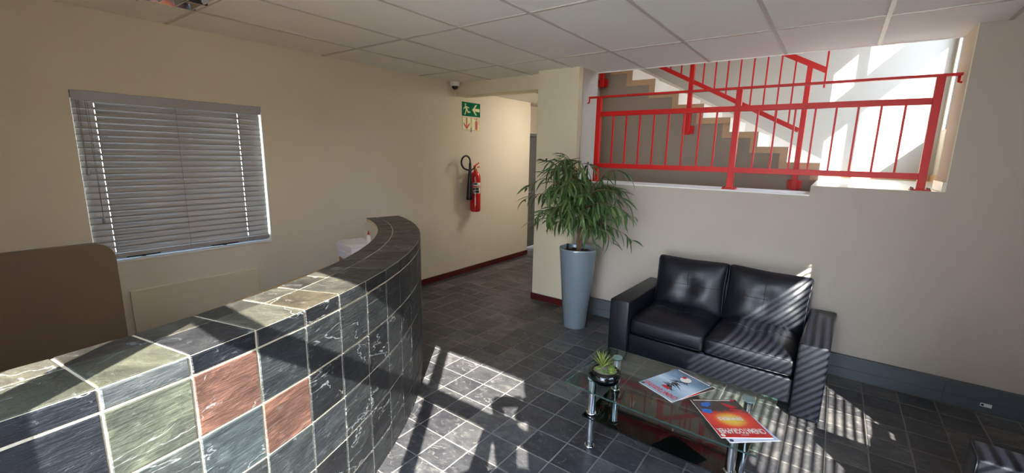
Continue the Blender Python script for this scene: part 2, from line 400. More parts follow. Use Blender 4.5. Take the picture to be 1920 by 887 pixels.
w3 = struct(MB().box(XR+.045, XR+.07, RW[0], RW[1], RW[2], RW[2]+.04).box(XR+.045, XR+.07, RW[0], RW[1], RW[3]-.03, RW[3]).box(XR+.045, XR+.07, RW[1]-.03, RW[1], RW[2]+.04, RW[3]-.03).box(XR+.045, XR+.07, RW[0], RW[0]+.03, RW[2]+.04, RW[3]-.03).obj('window_3', M['alu']))
box('pane', M['glasspane'], XR+.055, XR+.061, RW[0]+.03, RW[1]-.03, RW[2]+.04, RW[3]-.03, w3)
# skirtings
struct(MB().box(XL, XL+.014, 2.9, 5.914, 0, .075, .003).obj('baseboard_left', M['redbase']))
struct(MB().box(XP1-.002, XP2, YB-.034, YB-.02, 0, .075, .003).box(XP1-.014, XP1, YB-.034, 5.9, 0, .075, .003).obj('baseboard_pillar', M['redbase']))
struct(MB().box(XR-.014, XR, YF, YB-.06, 0, .08, .003).obj('baseboard_right', M['greytrunk']))

hl = thing('hallway_fill_light', 'round white fill light added out of view in the hallway', 'fill light', (-3.0, 5.6, 2.45))  # added light, out of view behind the pillar, brightens hallway and left wall
MB().lathe([(0, -.07), (.10, -.06), (.15, -.03), (.16, 0), (0, 0)], 24).obj('fill_light_body', M['fillglow'], hl, True)
# main ceiling: slab, bars, tiles
ceil = struct(MB().box(XL-.12, XR+.14, YF-.12, YO, H+.02, H+.3).obj('ceiling', M['white']))
GX = [.135+.6*k for k in range(-7, 4)]; GY = [2.41+1.2*k for k in range(-3, 3)]
xs = [XL]+[x for x in GX if XL+.05 < x < XR-.05]+[XR]; ys = [YF]+[y for y in GY if YF+.05 < y < YO-.05]+[YO]
LIGHT = (-3.465, -2.865, 0.01, 1.21)
for i in range(len(xs)-1):
    for j in range(len(ys)-1):
        if abs(xs[i]-LIGHT[0]) < .03 and ys[j] < .5 < ys[j+1]: continue
        yb = ys[j+1]
        x0, x1, y0, y1 = xs[i]+.002, xs[i+1]-.002, ys[j]+.002, yb-.002
        cx, cy = (x0+x1)/2, (y0+y1)/2
        MB().box(x0-cx, x1-cx, y0-cy, y1-cy, .004, .018).obj('ceiling_tile', M['ceil'], ceil, loc=(cx, cy, H+RN.uniform(0, .0015)))
for x in xs[1:-1]: box('ceiling_bar', M['tbar'], x-.012, x+.012, YF, YO, H-.001, H+.005, ceil)
for y in ys[1:-1]:
    for i in range(len(xs)-1): box('ceiling_bar', M['tbar'], xs[i]+.0121, xs[i+1]-.0121, y-.012, y+.012, H-.0005, H+.005, ceil)
box('ceiling_edge', M['white'], XP2, XJ, YO-.004, YO, H-.004, H+.02, ceil)
# recessed louvre light
cl = thing('ceiling_light', 'recessed fluorescent ceiling light with mirrored louvres at upper left', 'ceiling light', (-3.165, .61, H))
lx, ly = .283, .585
MB().box(-lx-.01, lx+.01, -ly-.01, -ly+.012, -.003, .02).box(-lx-.01, lx+.01, ly-.012, ly+.01, -.003, .02).box(-lx-.01, -lx+.012, -ly+.012, ly-.012, -.003, .02).box(lx-.012, lx+.01, -ly+.012, ly-.012, -.003, .02).obj('frame', M['white'], cl)
MB().box(-lx+.012, lx-.012, -ly+.012, ly-.012, .016, .0195).obj('reflector', M['chrome'], cl)
for k in range(14):
    y = -ly+.05+k*.083
    MB().prism([(y-.012, .0), (y+.012, .0), (y+.003, -.028), (y-.003, -.028)], 'x', -lx+.012, lx-.012).obj('louvre_blade', M['chrome'], cl)
for k in range(3):
    x = (-1+k)*.185
    MB().prism([(x-.018, .002), (x+.018, .002), (x+.004, -.03), (x-.004, -.03)], 'y', -ly+.02, ly-.02).obj('louvre_divider', M['chrome'], cl)

# ------------------------------------------------------------------ stairwell
struct(MB().box(-2.7, XS+.1, YBK, YBK+.12, 0, HS).obj('wall_stairwell_back', M['stairwall']))
SW = (4.87, 6.2, 1.975, 3.7)
struct(MB().box(XS, XS+.12, YO, SW[0], 0, HS).box(XS, XS+.12, SW[1], YBK, 0, HS).box(XS, XS+.12, SW[0], SW[1], 0, SW[2]).box(XS, XS+.12, SW[0], SW[1], SW[3], HS).box(XJ, XS+.12, YO-.1, YO, 0, HS).obj('wall_stairwell_right', M['stairwall']))
struct(MB().box(-2.7, XS+.12, YO-.15, YO, H+.3, HS).obj('wall_stairwell_front', M['stairwall']))
struct(box('wall_stairwell_left', M['stairwall'], -2.7, -2.56, YO+.02, YBK, H+.3, HS))
struct(box('ceiling_stairwell', M['white'], -2.7, XS+.12, YO-.15, YBK+.12, HS, HS+.12))
w4 = struct(MB().box(XS+.04, XS+.09, SW[0], SW[1], SW[2], SW[2]+.03).box(XS+.04, XS+.09, SW[0], SW[1], SW[3]-.03, SW[3]).box(XS+.04, XS+.09, SW[0], SW[0]+.03, SW[2]+.03, SW[3]-.03).box(XS+.04, XS+.09, SW[1]-.03, SW[1], SW[2]+.03, SW[3]-.03).box(XS+.04, XS+.09, 5.22, 5.29, SW[2]+.03, SW[3]-.03).obj('window_4', M['alu']))
box('pane', M['glasspane'], XS+.062, XS+.068, SW[0]+.03, 5.22, SW[2]+.03, SW[3]-.03, w4)
box('pane', M['glasspane'], XS+.062, XS+.068, 5.29, SW[1]-.03, SW[2]+.03, SW[3]-.03, w4)
struct(box('floor_stairwell', M['stone'], -2.58, XS, YO, YBK, -.1, -.002))
# landing with white tiles
YFL = 5.3
land = struct(MB().box(-.147, XS, YO, YBK, ZLAND-.15, ZLAND-.008).obj('floor_landing', M['grout']))
for i, (x0, x1) in enumerate(((-.147, .18), (.18, .51), (.51, XS))):
    for j in range(6):
        y0 = YB+.001+j*.38; y1 = min(y0+.38, YBK)
        if x1 > XJ and j == 0: x1c = XJ-.024
        else: x1c = x1
        zb = ZLAND if j == 0 else ZLAND-.008
        x1c = min(x1c, XJ-.024) if y0 < YO else x1c
        MB().box(x0+.001, x1c-.002, y0+.001, y1-.002, ZLAND-.0075 if y0 > YO else ZLAND+.0002, ZLAND+.0015, .0006, 1).obj('landing_tile', M['whitetile'], land)
struct(MB().box(XS-.012, XS, YO, YBK, ZLAND+.0016, ZLAND+.07).box(-.14, XS-.013, YBK-.012, YBK, ZLAND+.0016, ZLAND+.07).obj('baseboard_landing', M['tan']))
# pale coping on the ledge
struct(MB().box(XP2+.007, -.148, YB-.006, YO+.01, ZL, ZL+.012, .002).obj('trim_5', M['white']))
# staircase
st = thing('staircase', 'flight of white tiled steps with tan sawtooth edge tiles rising left behind the red railing', 'staircase')
NS = 9; TR, TG = .1547, .2842
xk = lambda k: -.146-TG*k
zk = lambda k: 1.625+TR*k if k >= 0 else ZLAND
poly = [(xk(0), .0)]
for k in range(NS-1):
    poly += [(xk(k), zk(k)-.006)] if k == 0 else [(xk(k), zk(k-1)-.006), (xk(k), zk(k)-.006)]
poly += [(-2.552, zk(NS-2)-.006), (-2.552, 0)]
MB().prism(poly, 'y', YFL, YBK-.002).obj('flank', M['taupe'], st)
for k in range(NS-1):
    xa = max(xk(k+1), -2.545)
    if xk(k)-.062 > -2.545:
        MB().box(xk(k)-.062, xk(k)+.006, YFL-.009, YFL, zk(k-1)-(.065 if k else .0), zk(k)-.0655).obj('edge_tile', M['tan'], st)
        MB().box(xk(k), xk(k)+.006, YFL+.0005, YBK-.02, zk(k-1)+.001, zk(k)-.006).obj('riser_tile', M['whitetile'], st)
    MB().box(xa+.0065, xk(k)+.006, YFL-.009, YFL, zk(k)-.065, zk(k)).obj('edge_tile', M['tan'], st)
    MB().box(xa+.0065, xk(k)+.006, YFL+.0005, YBK-.02, zk(k)-.0055, zk(k), .002, 1).obj('tread_tile', M['whitetile'], st)
xe = -2.55
sl = TR/TG
MB().prism([(xk(0)+.1, ZLAND+.07), (xk(0)+.1, ZLAND+.0), (xe, zk(0)+(xk(0)-xe)*sl-.25), (xe, zk(0)+(xk(0)-xe)*sl+.03), (xk(0)+.02, zk(0)+.02)][::-1], 'y', YBK-.018, YBK-.002).obj('wall_skirting', M['whitetile'], st)

# railings
def bar(name, par, p, q, hw, hh, mat=None):   # rectangular bar from p to q in an x-z plane; hw half depth (y), hh half height
    p, q = Vector(p), Vector(q); d = (q-p); L = d.length; a = math.atan2(d.z, d.x)
    m = Matrix.Translation((p+q)/2) @ Matrix.Rotation(-a, 4, 'Y')
    return MB().box(-L/2, L/2, -hw, hw, -hh, hh, .0015, 1).xf(m).obj(name, mat or M['red'], par)
Yr = 4.2
lr = thing('landing_railing', 'straight red steel railing with upright balusters on the ledge above the sofa', 'railing', (-.8, Yr, ZL))
T = lambda x, z: (x+.8, 0, z-ZL)
for x, z0 in ((-2.015, ZL+.012), (-.738, ZL+.012), (.487, ZLAND+.0017)):
    box('post', M['red'], x+.8-.023, x+.8+.023, -.023, .023, z0-ZL, 2.225-ZL, lr, .002)
    bp = MB().box(x+.8-.055, x+.8+.055, -.045, .045, z0-ZL, z0-ZL+.007, .001, 1).obj('base_plate', M['red'], lr)
    for sx in (-1, 1):
        for sy in (-1, 1): MB().lathe([(0, 0), (.008, 0), (.008, .008), (.004, .013), (0, .013)], 8).obj('bolt', M['chrome' if x > 0 else 'red'], bp, loc=(x+.8+sx*.043, sy*.034, z0-ZL+.007))
bar('handrail', lr, T(-2.13, 2.232), T(.59, 2.232), .021, .009)
for s, xx in ((-1, -2.13), (1, .575)):
    br = MB().tube([(xx+.8, 0, 2.225-ZL), (xx+.8, 0, 2.185-ZL), (xx+.8+s*.018, 0, 2.18-ZL)], .008, 8).obj('wall_bracket', M['red'], lr, True)
for xa, xb in ((-1.992, -.761), (-.715, .464)):
    bar('rail', lr, T(xa, 2.066), T(xb, 2.066), .019, .022)
    bar('rail', lr, T(xa, 1.555), T(xb, 1.555), .019, .022)
    n = 8
    for k in range(n):
        x = xa+(xb-xa)*(k+1)/(n+1)
        box('baluster', M['red'], x+.8-.007, x+.8+.007, -.007, .007, 1.577-ZL, 2.044-ZL, lr)
Ys = 5.24
sr = thing('stair_railing', 'sloping red steel railing bolted to the side of the stair flight', 'railing', (-.33, Ys, ZLAND))
U = lambda x, z: (x+.33, 0, z-ZLAND)
posts = [(-.331, 1.345), (-1.42, 1.905), (-2.5, 2.49)]
top0 = 2.445
hz = lambda x: 2.52-(x+.26)*.535 if True else 0      # hand rail centre height
lz = lambda x: 1.925-(x+.331)*.515
for x, z0 in posts:
    box('post', M['red'], x+.33-.023, x+.33+.023, -.023, .023, z0-ZLAND, hz(x)-ZLAND+.01, sr, .002)
    zc = z0+.06 if x > -.5 else z0+.055
    pl = MB().box(x+.33-.062, x+.33+.062, .0235, .051, zc-.045-ZLAND, zc+.045-ZLAND, .002, 1).obj('flange', M['red'], sr)
    for sx in (-1, 1):
        for sz in (-1, 1): MB().tube([(x+.33+sx*.045, .024, zc+sz*.028-ZLAND), (x+.33+sx*.045, .010, zc+sz*.028-ZLAND)], .009, 8).obj('bolt', M['red'], pl)
bar('handrail', sr, U(-2.55, hz(-2.55)), U(-.2, hz(-.2)), .02, .024)
for (x0, _), (x1, _) in zip(posts, posts[1:]):
    bar('rail', sr, U(x1+.024, lz(x1+.024)), U(x0-.024, lz(x0-.024)), .019, .022)
    for k in range(8):
        x = x0+(x1-x0)*(k+1)/9
        box('baluster', M['red'], x+.33-.007, x+.33+.007, -.007, .007, lz(x)-ZLAND+.02, hz(x)-ZLAND-.02, sr)
MB().box(-.2+.33-.008, -.2+.33+.008, -.018, .018, 2.33-ZLAND, 2.75-ZLAND).obj('end_bar', M['red'], sr)

# ------------------------------------------------------------------ trunking along the sofa wall
tk = thing('wall_trunking', 'long grey cable trunking along the foot of the wall behind the sofa', 'trunking', (-.3, YB-.022, 0))
box('trunking_body', M['greytrunk'], XP2+.3+.002, XR+.3-.02, -.02, .02, .0015, .178, tk, .004)
MB().box(XP2+.31, 1.09, -.024, -.0201, .086, .166, .001, 1).obj('trunking_lid', M['greytrunk'], tk)
MB().box(1.094, XR+.27, -.024, -.0201, .086, .166, .001, 1).obj('trunking_lid', M['greytrunk'], tk)
MB().box(XP2+.31, 1.09, -.024, -.0201, .008, .082, .001, 1).obj('trunking_lid', M['greytrunk'], tk)
MB().box(1.094, XR+.27, -.024, -.0201, .008, .082, .001, 1).obj('trunking_lid', M['greytrunk'], tk)
MB().box(1.275, 1.33, -.0255, -.0241, .05, .074).obj('sticker', M['white'], tk)
MB().box(1.279, 1.292, -.0262, -.0256, .055, .069).obj('sticker_print', M['black'], tk)

# ------------------------------------------------------------------ left window
fr = struct(MB().box(XL-.115, XL-.075, WY0, WY1, WZ0, WZ0+.035).box(XL-.115, XL-.075, WY0, WY1, WZ1-.035, WZ1).box(XL-.115, XL-.075, WY0, WY0+.035, WZ0+.035, WZ1-.035).box(XL-.115, XL-.075, WY1-.035, WY1, WZ0+.035, WZ1-.035).box(XL-.115, XL-.075, 1.21, 1.25, WZ0+.035, WZ1-.035).obj('window_1', M['white']))
box('pane', M['glasspane'], XL-.04, XL-.093, WY0+.035, 1.21, WZ0+.035, WZ1-.035, fr)
box('pane', M['glasspane'], XL-.04, XL-.093, 1.25, WY1-.035, WZ0+.035, WZ1-.035, fr)
MB().box(XL-.075, XL+.012, WY0, WY1, WZ0, WZ0+.014, .002).obj('window_sill', M['white'], fr)
MB().box(XL-.078, XL-.064, WY0, WY1, WZ0+.0145, WZ0+.05, .002, 1).obj('frame_upstand', M['alu'], fr)
for y in (.92, 1.46):
    MB().box(XL-.063, XL-.04, y-.012, y+.012, WZ0+.016, WZ0+.034).box(XL-.044, XL-.034, y-.1, y+.1, WZ0+.022, WZ0+.031, .002, 1).obj('window_handle', M['black'], fr)

def blind(name, label, loc, rz, L, top, bot, pitch, tilt, cords, wid=.05, holes=True, tassels=None, sm='blindwhite'):
    # local: x along slats, y depth (room side is -y), z up
    t = thing(name, label, 'window blind', loc, rz)
    MB().box(0, L, -.03, .025, top-.05, top, .004, 2).obj('headrail', M['blindwhite'], t)
    MB().box(-.002, L+.002, -.036, -.0305, top-.065, top+.001, .002, 1).obj('valance', M['blindwhite'], t)
    n = int(round((top-.095-bot)/pitch)); pitch = (top-.095-bot)/n
    prof = [(-.5, -.0), (-.25, .0035), (0, .0048), (.25, .0035), (.5, 0)]
    cuts = [0.]
    for c in cords[::2]: cuts += [c-.0015, c+.0015]
    cuts.append(L)
    mb = MB(); ca, sa = math.cos(tilt), math.sin(tilt); V = []; F = []
    for x in cuts:
        for u, h in prof:
            a = u*wid; V.append((x, a*ca-h*sa, a*sa+h*ca))
    np_ = len(prof)
    for i in range(len(cuts)-1):
        for j in range(np_-1):
            if holes and i % 2 == 1 and j in (1, 2): continue
            a = i*np_+j; F.append((a, a+1, a+np_+1, a+np_))
    mb.raw(V, F); o = mb.obj('slat', M[sm], t, True); me = o.data
    mo = o.modifiers.new('s', 'SOLIDIFY'); mo.thickness = .0006
    z0 = top-.085; o.location = (0, 0, z0)
    for k in range(1, n):
        q = share('slat', me, t, (0, 0, z0-k*pitch), (RN.uniform(-.006, .006), 0, 0))
        mo = q.modifiers.new('s', 'SOLIDIFY'); mo.thickness = .0006
    zb = z0-(n-1)*pitch-pitch
    MB().box(0, L, -.024, .024, zb-.01, zb+.022, .004, 2).obj('bottom_rail', M['blindwhite'], t)
    for c in cords:
        MB().tube([(c, -.027, top-.06), (c, -.027, zb)], .0011, 5).tube([(c, .027, top-.06), (c, .027, zb)], .0011, 5).obj('ladder_cord', M['cord'], t)
    if tassels:
        for x, z1 in tassels:
            MB().tube([(x-.003, -.04, top-.06), (x-.002, -.043, (top+z1)/2), (x, -.042, z1+.04)], .0013, 5).tube([(x+.008, -.04, top-.06), (x+.005, -.043, (top+z1)/2), (x+.001, -.042, z1+.04)], .0013, 5).obj('pull_cord', M['cord'], t)
            MB().lathe([(.004, z1+.04), (.007, z1+.038), (.010, z1), (.009, z1-.004), (0, z1-.004)][::-1], 12).obj('cord_tassel', M['alu'], t, True, loc=(x, -.042, 0))
    return t
# local x runs along +Y of the room: rotate +90 deg -> local -y points to +X (room)
blind('venetian_blind', 'closed silver venetian blind in the left wall window above the counter', (XL-.028, WY0+.006, 0), R(90), WY1-WY0-.019, WZ1-.002, WZ0+.036, .0435, R(76), (.11, .555, .985), tassels=((.022, 1.46), (.065, 1.13)), wid=.054)
blind('venetian_blind', 'open silver venetian blind at the right wall window beside the armchair', (XR+.03, RW[1]-.045, 0), R(-90), RW[1]-RW[0]-.09, RW[3]-.002, RW[2]+.07, .05, R(25), (.2, .9, 1.55), holes=False, sm='slatgrey')

# thin raised panel under the window
tag(MB().box(XL, XL+.02, .8, 1.672, .08, .615, .003).obj('wall_panel', M['pillar']), 'flat cream rectangular cover panel on the left wall below the blind', 'wall panel')
# brown partition screen
ps = thing('partition_screen', 'brown partition screen with a rounded top corner behind the counter', 'partition', (-2.9, 0, 0))
MB().prism(rrect(-.5, .545, .03, 1.176, .085, 6, (1, 0, 0, 0)), 'x', -.0, -.032).obj('screen_panel', M['brownpanel'], ps)
for y in (-.35, .4): MB().box(-.12, .09, y-.025, y+.025, 0, .03, .004).obj('foot', M['alu'], ps)

# ------------------------------------------------------------------ reception counter
ZC = 1.05; CWD = .315; SA, SB = -.45, 3.44
rc = thing('reception_counter', 'curved reception counter clad in black, green and rust slate tiles with pale grout', 'reception counter', (-1.42, .04, 0))
OFF = Vector((-1.42, .04, 0))
joints = [.165+.207*k for k in range(-3, 16)]+[SB]
def ring(s, d): p = cat(s)+cnor(s)*d-OFF; return (p.x, p.y)
# core
ss = joints
outer = [ring(s, -.0015) for s in ss]; fine = [SA+(SB-SA)*k/40 for k in range(41)]
inner = [ring(s, -CWD+.004) for s in ss]
mb = MB(); V = []; F = []; n = len(ss)
for k in range(n): V += [(*outer[k], 0), (*outer[k], ZC-.0022), (*inner[k], ZC-.0022), (*inner[k], 0)]
for k in range(n-1):
    a, b = 4*k, 4*k+4; F += [(a, b, b+1, a+1), (a+1, b+1, b+2, a+2), (a+2, b+2, b+3, a+3), (a+3, b+3, b, a)]
F += [(0, 1, 2, 3), (4*n-4, 4*n-1, 4*n-2, 4*n-3)]
mb.raw(V, F); mb.obj('grout_bed', M['grout'], rc)
# cream plaster lining on the inside, ending at the counter's far end
V = []; F = []
for k in range(n):
    a, b = ring(ss[k], -CWD+.0035), ring(ss[k], -CWD-.012)
    V += [(*a, 0), (*a, ZC-.03), (*b, ZC-.03), (*b, 0)]
for k in range(n-1):
    a, b = 4*k, 4*k+4; F += [(a+1, b+1, b+2, a+2), (a+2, b+2, b+3, a+3)]
MB().raw(V, F).obj('inner_lining', M['cream'], rc)
e0, e1 = ring(SB, -.012), ring(SB, -CWD+.004)
DK = [S(29, 30, 33), S(36, 38, 41), S(25, 26, 30), S(42, 44, 46), S(32, 34, 33), S(46, 48, 50)]
GRN = S(78, 81, 70); GRN2 = S(64, 70, 68); RUST = S(98, 70, 60); GBL = S(62, 70, 72); BLU = S(19, 22, 29)
special = {(1, 1): BLU, (2, 1): GRN, (2, 2): GRN2, (2, 0): S(66, 70, 72), (3, 1): RUST, (3, 2): GBL, (3, 0): BLU, (4, 2): RUST, (4, 1): S(44, 48, 50), (4, 3): S(52, 57, 58), (5, 3): S(52, 55, 58), (2, 3): GRN2, (1, 0): BLU, (1, 2): BLU, (0, 1): BLU, (0, 0): BLU}
def quad_tile(par, A, B, z0, z1, col, th=.0035, name='tile', seed=0):
    """face tile on a vertical facet between plan points A,B; outward normal to the right of A->B"""
    A, B = Vector((*A, 0)), Vector((*B, 0)); d = (B-A); L = d.length; d.normalize(); nrm = Vector((d.y, -d.x, 0))
    r = random.Random(seed); g = .004
    c = (A+B)/2; ang = math.atan2(d.y, d.x)
    m = MB(); hl = L/2-g; hz2 = (z1-z0)/2-g; ch = .0025
    j = lambda: r.uniform(-.0012, .0012)
    V = [(-hl, 0, -hz2), (hl, 0, -hz2), (hl, 0, hz2), (-hl, 0, hz2)]
    V += [(x+j(), -th+ch, z+j()) for x, _, z in V[:4]]
    V += [(math.copysign(abs(x)-ch, x)+j(), -th-r.uniform(0, .0012), math.copysign(abs(z)-ch, z)+j()) for x, _, z in V[:4]]
    F = [(8, 9, 10, 11)]
    for i in range(4):
        k2 = (i+1) % 4; F += [(i, k2, 4+k2, 4+i), (4+i, 4+k2, 8+k2, 8+i)]
    m.raw(V, F); o = m.obj(name, M['slate'], par, loc=(c.x, c.y, (z0+z1)/2), rot=(0, 0, ang)); o.color = col; return o
rowz = [(ZC-.068, ZC-.001)]+[(ZC-.068-.207*(k+1), ZC-.068-.207*k) for k in range(4)]+[(0.002, ZC-.068-.207*4)]
for c in range(n-1):
    A, B = ring(joints[c], -.0014), ring(joints[c+1], -.0014)
    for r_, (z0, z1) in enumerate(rowz):
        col = special.get((c-1, r_), DK[(c*5+r_*3+c*r_) % 6])
        quad_tile(rc, A, B, z0, z1, col, seed=c*10+r_)
# top tiles: wide outer one and narrow inner one per facet
def top_tile(a, b, c, d, col, seed):
    r = random.Random(seed); P = [Vector((*p, 0)) for p in (a, b, c, d)]; ce = sum(P, Vector())/4
    g = .0036
    Q = [p+(ce-p).normalized()*g*1.4 for p in P]; T2 = [p+(ce-p).normalized()*(g*1.4+.0028) for p in P]
    V = [(q.x-ce.x, q.y-ce.y, -.0025) for q in Q]+[(q.x-ce.x, q.y-ce.y, -.0008) for q in Q]+[(q.x-ce.x, q.y-ce.y, r.uniform(.0004, .0016)) for q in T2]
    F = [(8, 9, 10, 11)]
    for i in range(4):
        k2 = (i+1) % 4; F += [(i, k2, 4+k2, 4+i), (4+i, 4+k2, 8+k2, 8+i)]
    o = MB().raw(V, F).obj('top_tile', M['slate'], rc, loc=(ce.x, ce.y, ZC)); o.color = col
topc = [S(62, 60, 54), S(72, 70, 63), S(56, 53, 47), S(76, 73, 65)]
for c in range(n-1):
    j0, j1 = joints[c], joints[c+1]; k = c-1
    colo = {1: S(80, 80, 68), 2: S(88, 88, 74), 3: S(48, 48, 50), 4: S(88, 87, 76), 5: S(86, 78, 62), 0: S(78, 76, 64)}.get(k, topc[(c*3) % 4])
    top_tile(ring(j0, .0025), ring(j1, .0025), ring(j1, -.203), ring(j0, -.203), colo, c)
    top_tile(ring(j0, -.203), ring(j1, -.203), ring(j1, -CWD), ring(j0, -CWD), topc[(c*3+1) % 4], c+100)
# end tiles at the far end
for r_, (z0, z1) in enumerate(rowz): quad_tile(rc, ring(SB, -.008), ring(SB, -CWD+.004), z0, z1, DK[r_ % 6], th=.004, seed=500+r_)

# desk behind the counter
dk = thing('reception_desk', 'light wooden desk top behind the far half of the counter', 'desk', (-2.7, 1.6, 0))
P = [cat(s)+cnor(s)*(-CWD-.02) for s in [.9+.15*k for k in range(15)]]
edge = [(-3.44, 2.28), (-3.20, 1.794), (-2.94, 1.144), (-2.79, .8)]
pl = [(p.x+2.7, p.y-1.6) for p in P]+[(x+2.7, y-1.6) for x, y in edge]
MB().prism(pl, 'z', .695, .72).obj('desk_top', M['wood'], dk)
for x, y in ((-2.75, 1.05), (-3.2, 2.15), (-2.3, 1.0), (-3.02, 2.3)): MB().tube([(x+2.7, y-1.6, 0), (x+2.7, y-1.6, .695)], .02, 12).obj('leg', M['alu'], dk, True)
# stack of paper boxes and trays
for k, (z0, h, c, lab) in enumerate(((.7205, .062, 'kraft', 'brown paper ream box at the bottom of the stack on the desk'), (.7835, .064, 'paper', 'pale blue paper ream in the middle of the stack on the desk'), (.8485, .072, 'white', 'white paper ream box at the top of the stack on the desk'))):
    t = thing('paper_ream', lab, 'paper', (-3.14+.01*k, 2.10-.008*k, z0), R(-18+3*k), 'reams of paper stacked on the desk')
    MB().box(-.16, .16, -.11, .11, 0, h*.66, .003).obj('wrapper', M['paper' if k else 'kraft'], t)
    for q in range(5): MB().box(-.148+.003*q, .149-.002*q, -.104, .104+.002*(q % 2), h*.66+.0005+q*.0035, h*.66+.0035+q*.0035).obj('sheet', M['paper' if q % 2 else 'white'], t)
    MB().box(-.152, -.11, -.107, .107, .001, h*.6).obj('end_label', M['kraft'], t)
gb = thing('glue_bottle', 'tiny white bottle with a red cap on the paper stack', 'bottle', (-3.02, 2.13, .9125))
MB().lathe([(0, 0), (.015, 0), (.017, .01), (.016, .05), (.008, .065), (0, .065)], 16).obj('bottle_body', M['white'], gb, True)
MB().lathe([(.008, .065), (.009, .066), (.006, .085), (.002, .1), (0, .1)], 12).obj('cap', M['signred'], gb, True)

# ------------------------------------------------------------------ signs, camera, extinguisher
def sign(label, y0, z0, mat, pict, pm, name='safety_sign', yw=.178, zw=.178):
    t = thing(name, label, 'sign', (XL, y0, z0), 0, 'safety signs on the left wall')
    MB().box(0.0005, .004, 0, yw, 0, zw, .001, 1).obj('plate', M[mat], t)
    for pol in pict:
        MB().prism([(u*yw, v*zw) for u, v in pol], 'x', .0041, .0052).obj('pictogram', M[pm], t)
    return t
def disc(cx, cy, r, n=14): return [(cx+r*math.cos(2*PI*k/n), cy+r*math.sin(2*PI*k/n)) for k in range(n)]
man = [disc(.36, .82, .075), [(.30, .72), (.52, .70), (.56, .52), (.44, .42), (.33, .55)],
       [(.30, .70), (.36, .64), (.22, .50), (.16, .46), (.12, .50), (.2, .56)], [(.5, .71), (.56, .62), (.68, .56), (.78, .6), (.76, .66), (.66, .64)],
       [(.44, .47), (.56, .52), (.68, .34), (.90, .36), (.9, .28), (.64, .24)], [(.40, .46), (.5, .42), (.42, .24), (.34, .08), (.24, .1), (.34, .28)]]
sign('green escape sign with a pale running man, upper left of four', 4.325, 2.13, 'green', man, 'lum')
arrow = [[(.08, .5), (.46, .88), (.62, .88), (.40, .64), (.40, .36), (.62, .12), (.46, .12)], [(.36, .6), (.92, .62), (.92, .38), (.36, .4)]]
sign('green escape sign with a pale left arrow, upper right of four', 4.508, 2.13, 'green', arrow, 'lum')
dn = [[(.5, .08), (.82, .42), (.82, .58), (.5, .26), (.18, .58), (.18, .42)], [(.44, .2), (.56, .2), (.56, .92), (.44, .92)], [(.44, .15), (.56, .15), (.56, .3), (.44, .3)]]
def border(y=0): e = .04; w_ = .018; return [[(e, e), (1-e, e), (1-e, e+w_), (e, e+w_)], [(e, 1-e-w_), (1-e, 1-e-w_), (1-e, 1-e), (e, 1-e)], [(e, e+w_), (e+w_, e+w_), (e+w_, 1-e-w_), (e, 1-e-w_)], [(1-e-w_, e+w_), (1-e, e+w_), (1-e, 1-e-w_), (1-e-w_, 1-e-w_)]]
sign('cream sign with a red downward arrow, lower left of four', 4.325, 1.945, 'lum', dn[:2]+border(), 'signred')
ex = [[(.42, .1), (.68, .1), (.68, .68), (.6, .76), (.5, .76), (.42, .68)], [(.5, .77), (.6, .77), (.6, .86), (.5, .86)], [(.3, .86), (.72, .90), (.72, .94), (.28, .9)], [(.72, .86), (.8, .80), (.82, .45), (.78, .45), (.77, .78), (.7, .84)]]
sign('cream sign with a red extinguisher picture, lower right of four', 4.508, 1.945, 'lum', ex+border(), 'signred')
tag(MB().box(XL+.0005, XL+.012, 4.495, 4.515, 1.93, 1.985, .002, 1).obj('wall_clip', M['alu']), 'tiny grey clip on the wall beneath the four safety signs', 'clip')

cc = thing('dome_camera', 'white dome security camera in the corner under the ceiling', 'security camera', (XL+.075, 4.12, H-.002))
MB().lathe([(0, -.052), (.046, -.052), (.055, -.044), (.06, -.01), (.06, 0), (0, 0)], 32).obj('housing', M['white'], cc, True, ang=40)
MB().lathe([(0, -.09), (.015, -.088), (.03, -.079), (.039, -.064), (.041, -.0525), (0, -.0525)], 24).obj('dome', M['black'], cc, True)
MB().lathe([(0, -.095), (.01, -.094), (.012, -.086), (0, -.086)], 12).obj('lens', M['alu'], cc, True)
tag(MB().box(XL+.0005, XL+.012, 4.185, 4.205, 2.36, H-.002, .002, 1).obj('cable_conduit', M['pillar']), 'short cream cable conduit running down from the dome camera', 'conduit')

fe = thing('fire_extinguisher', 'red gas fire extinguisher with a black hose and horn on the left wall', 'fire extinguisher', (XL+.095, 4.49, .862))
MB().lathe([(0, 0), (.05, 0), (.066, .008), (.0715, .025), (.0715, .46), (.068, .49), (.055, .52), (.034, .542), (.024, .55), (.022, .572), (0, .572)], 32).obj('cylinder', M['extred'], fe, True)
lab = MB(); 
def band(z0, z1, a0, a1, rr):
    V = []; F = []; m = 10
    for k in range(m+1):
        a = a0+(a1-a0)*k/m; V += [(rr*math.cos(a), rr*math.sin(a), z0), (rr*math.cos(a), rr*math.sin(a), z1)]
    for k in range(m): F.append((2*k, 2*k+2, 2*k+3, 2*k+1))
    return V, F
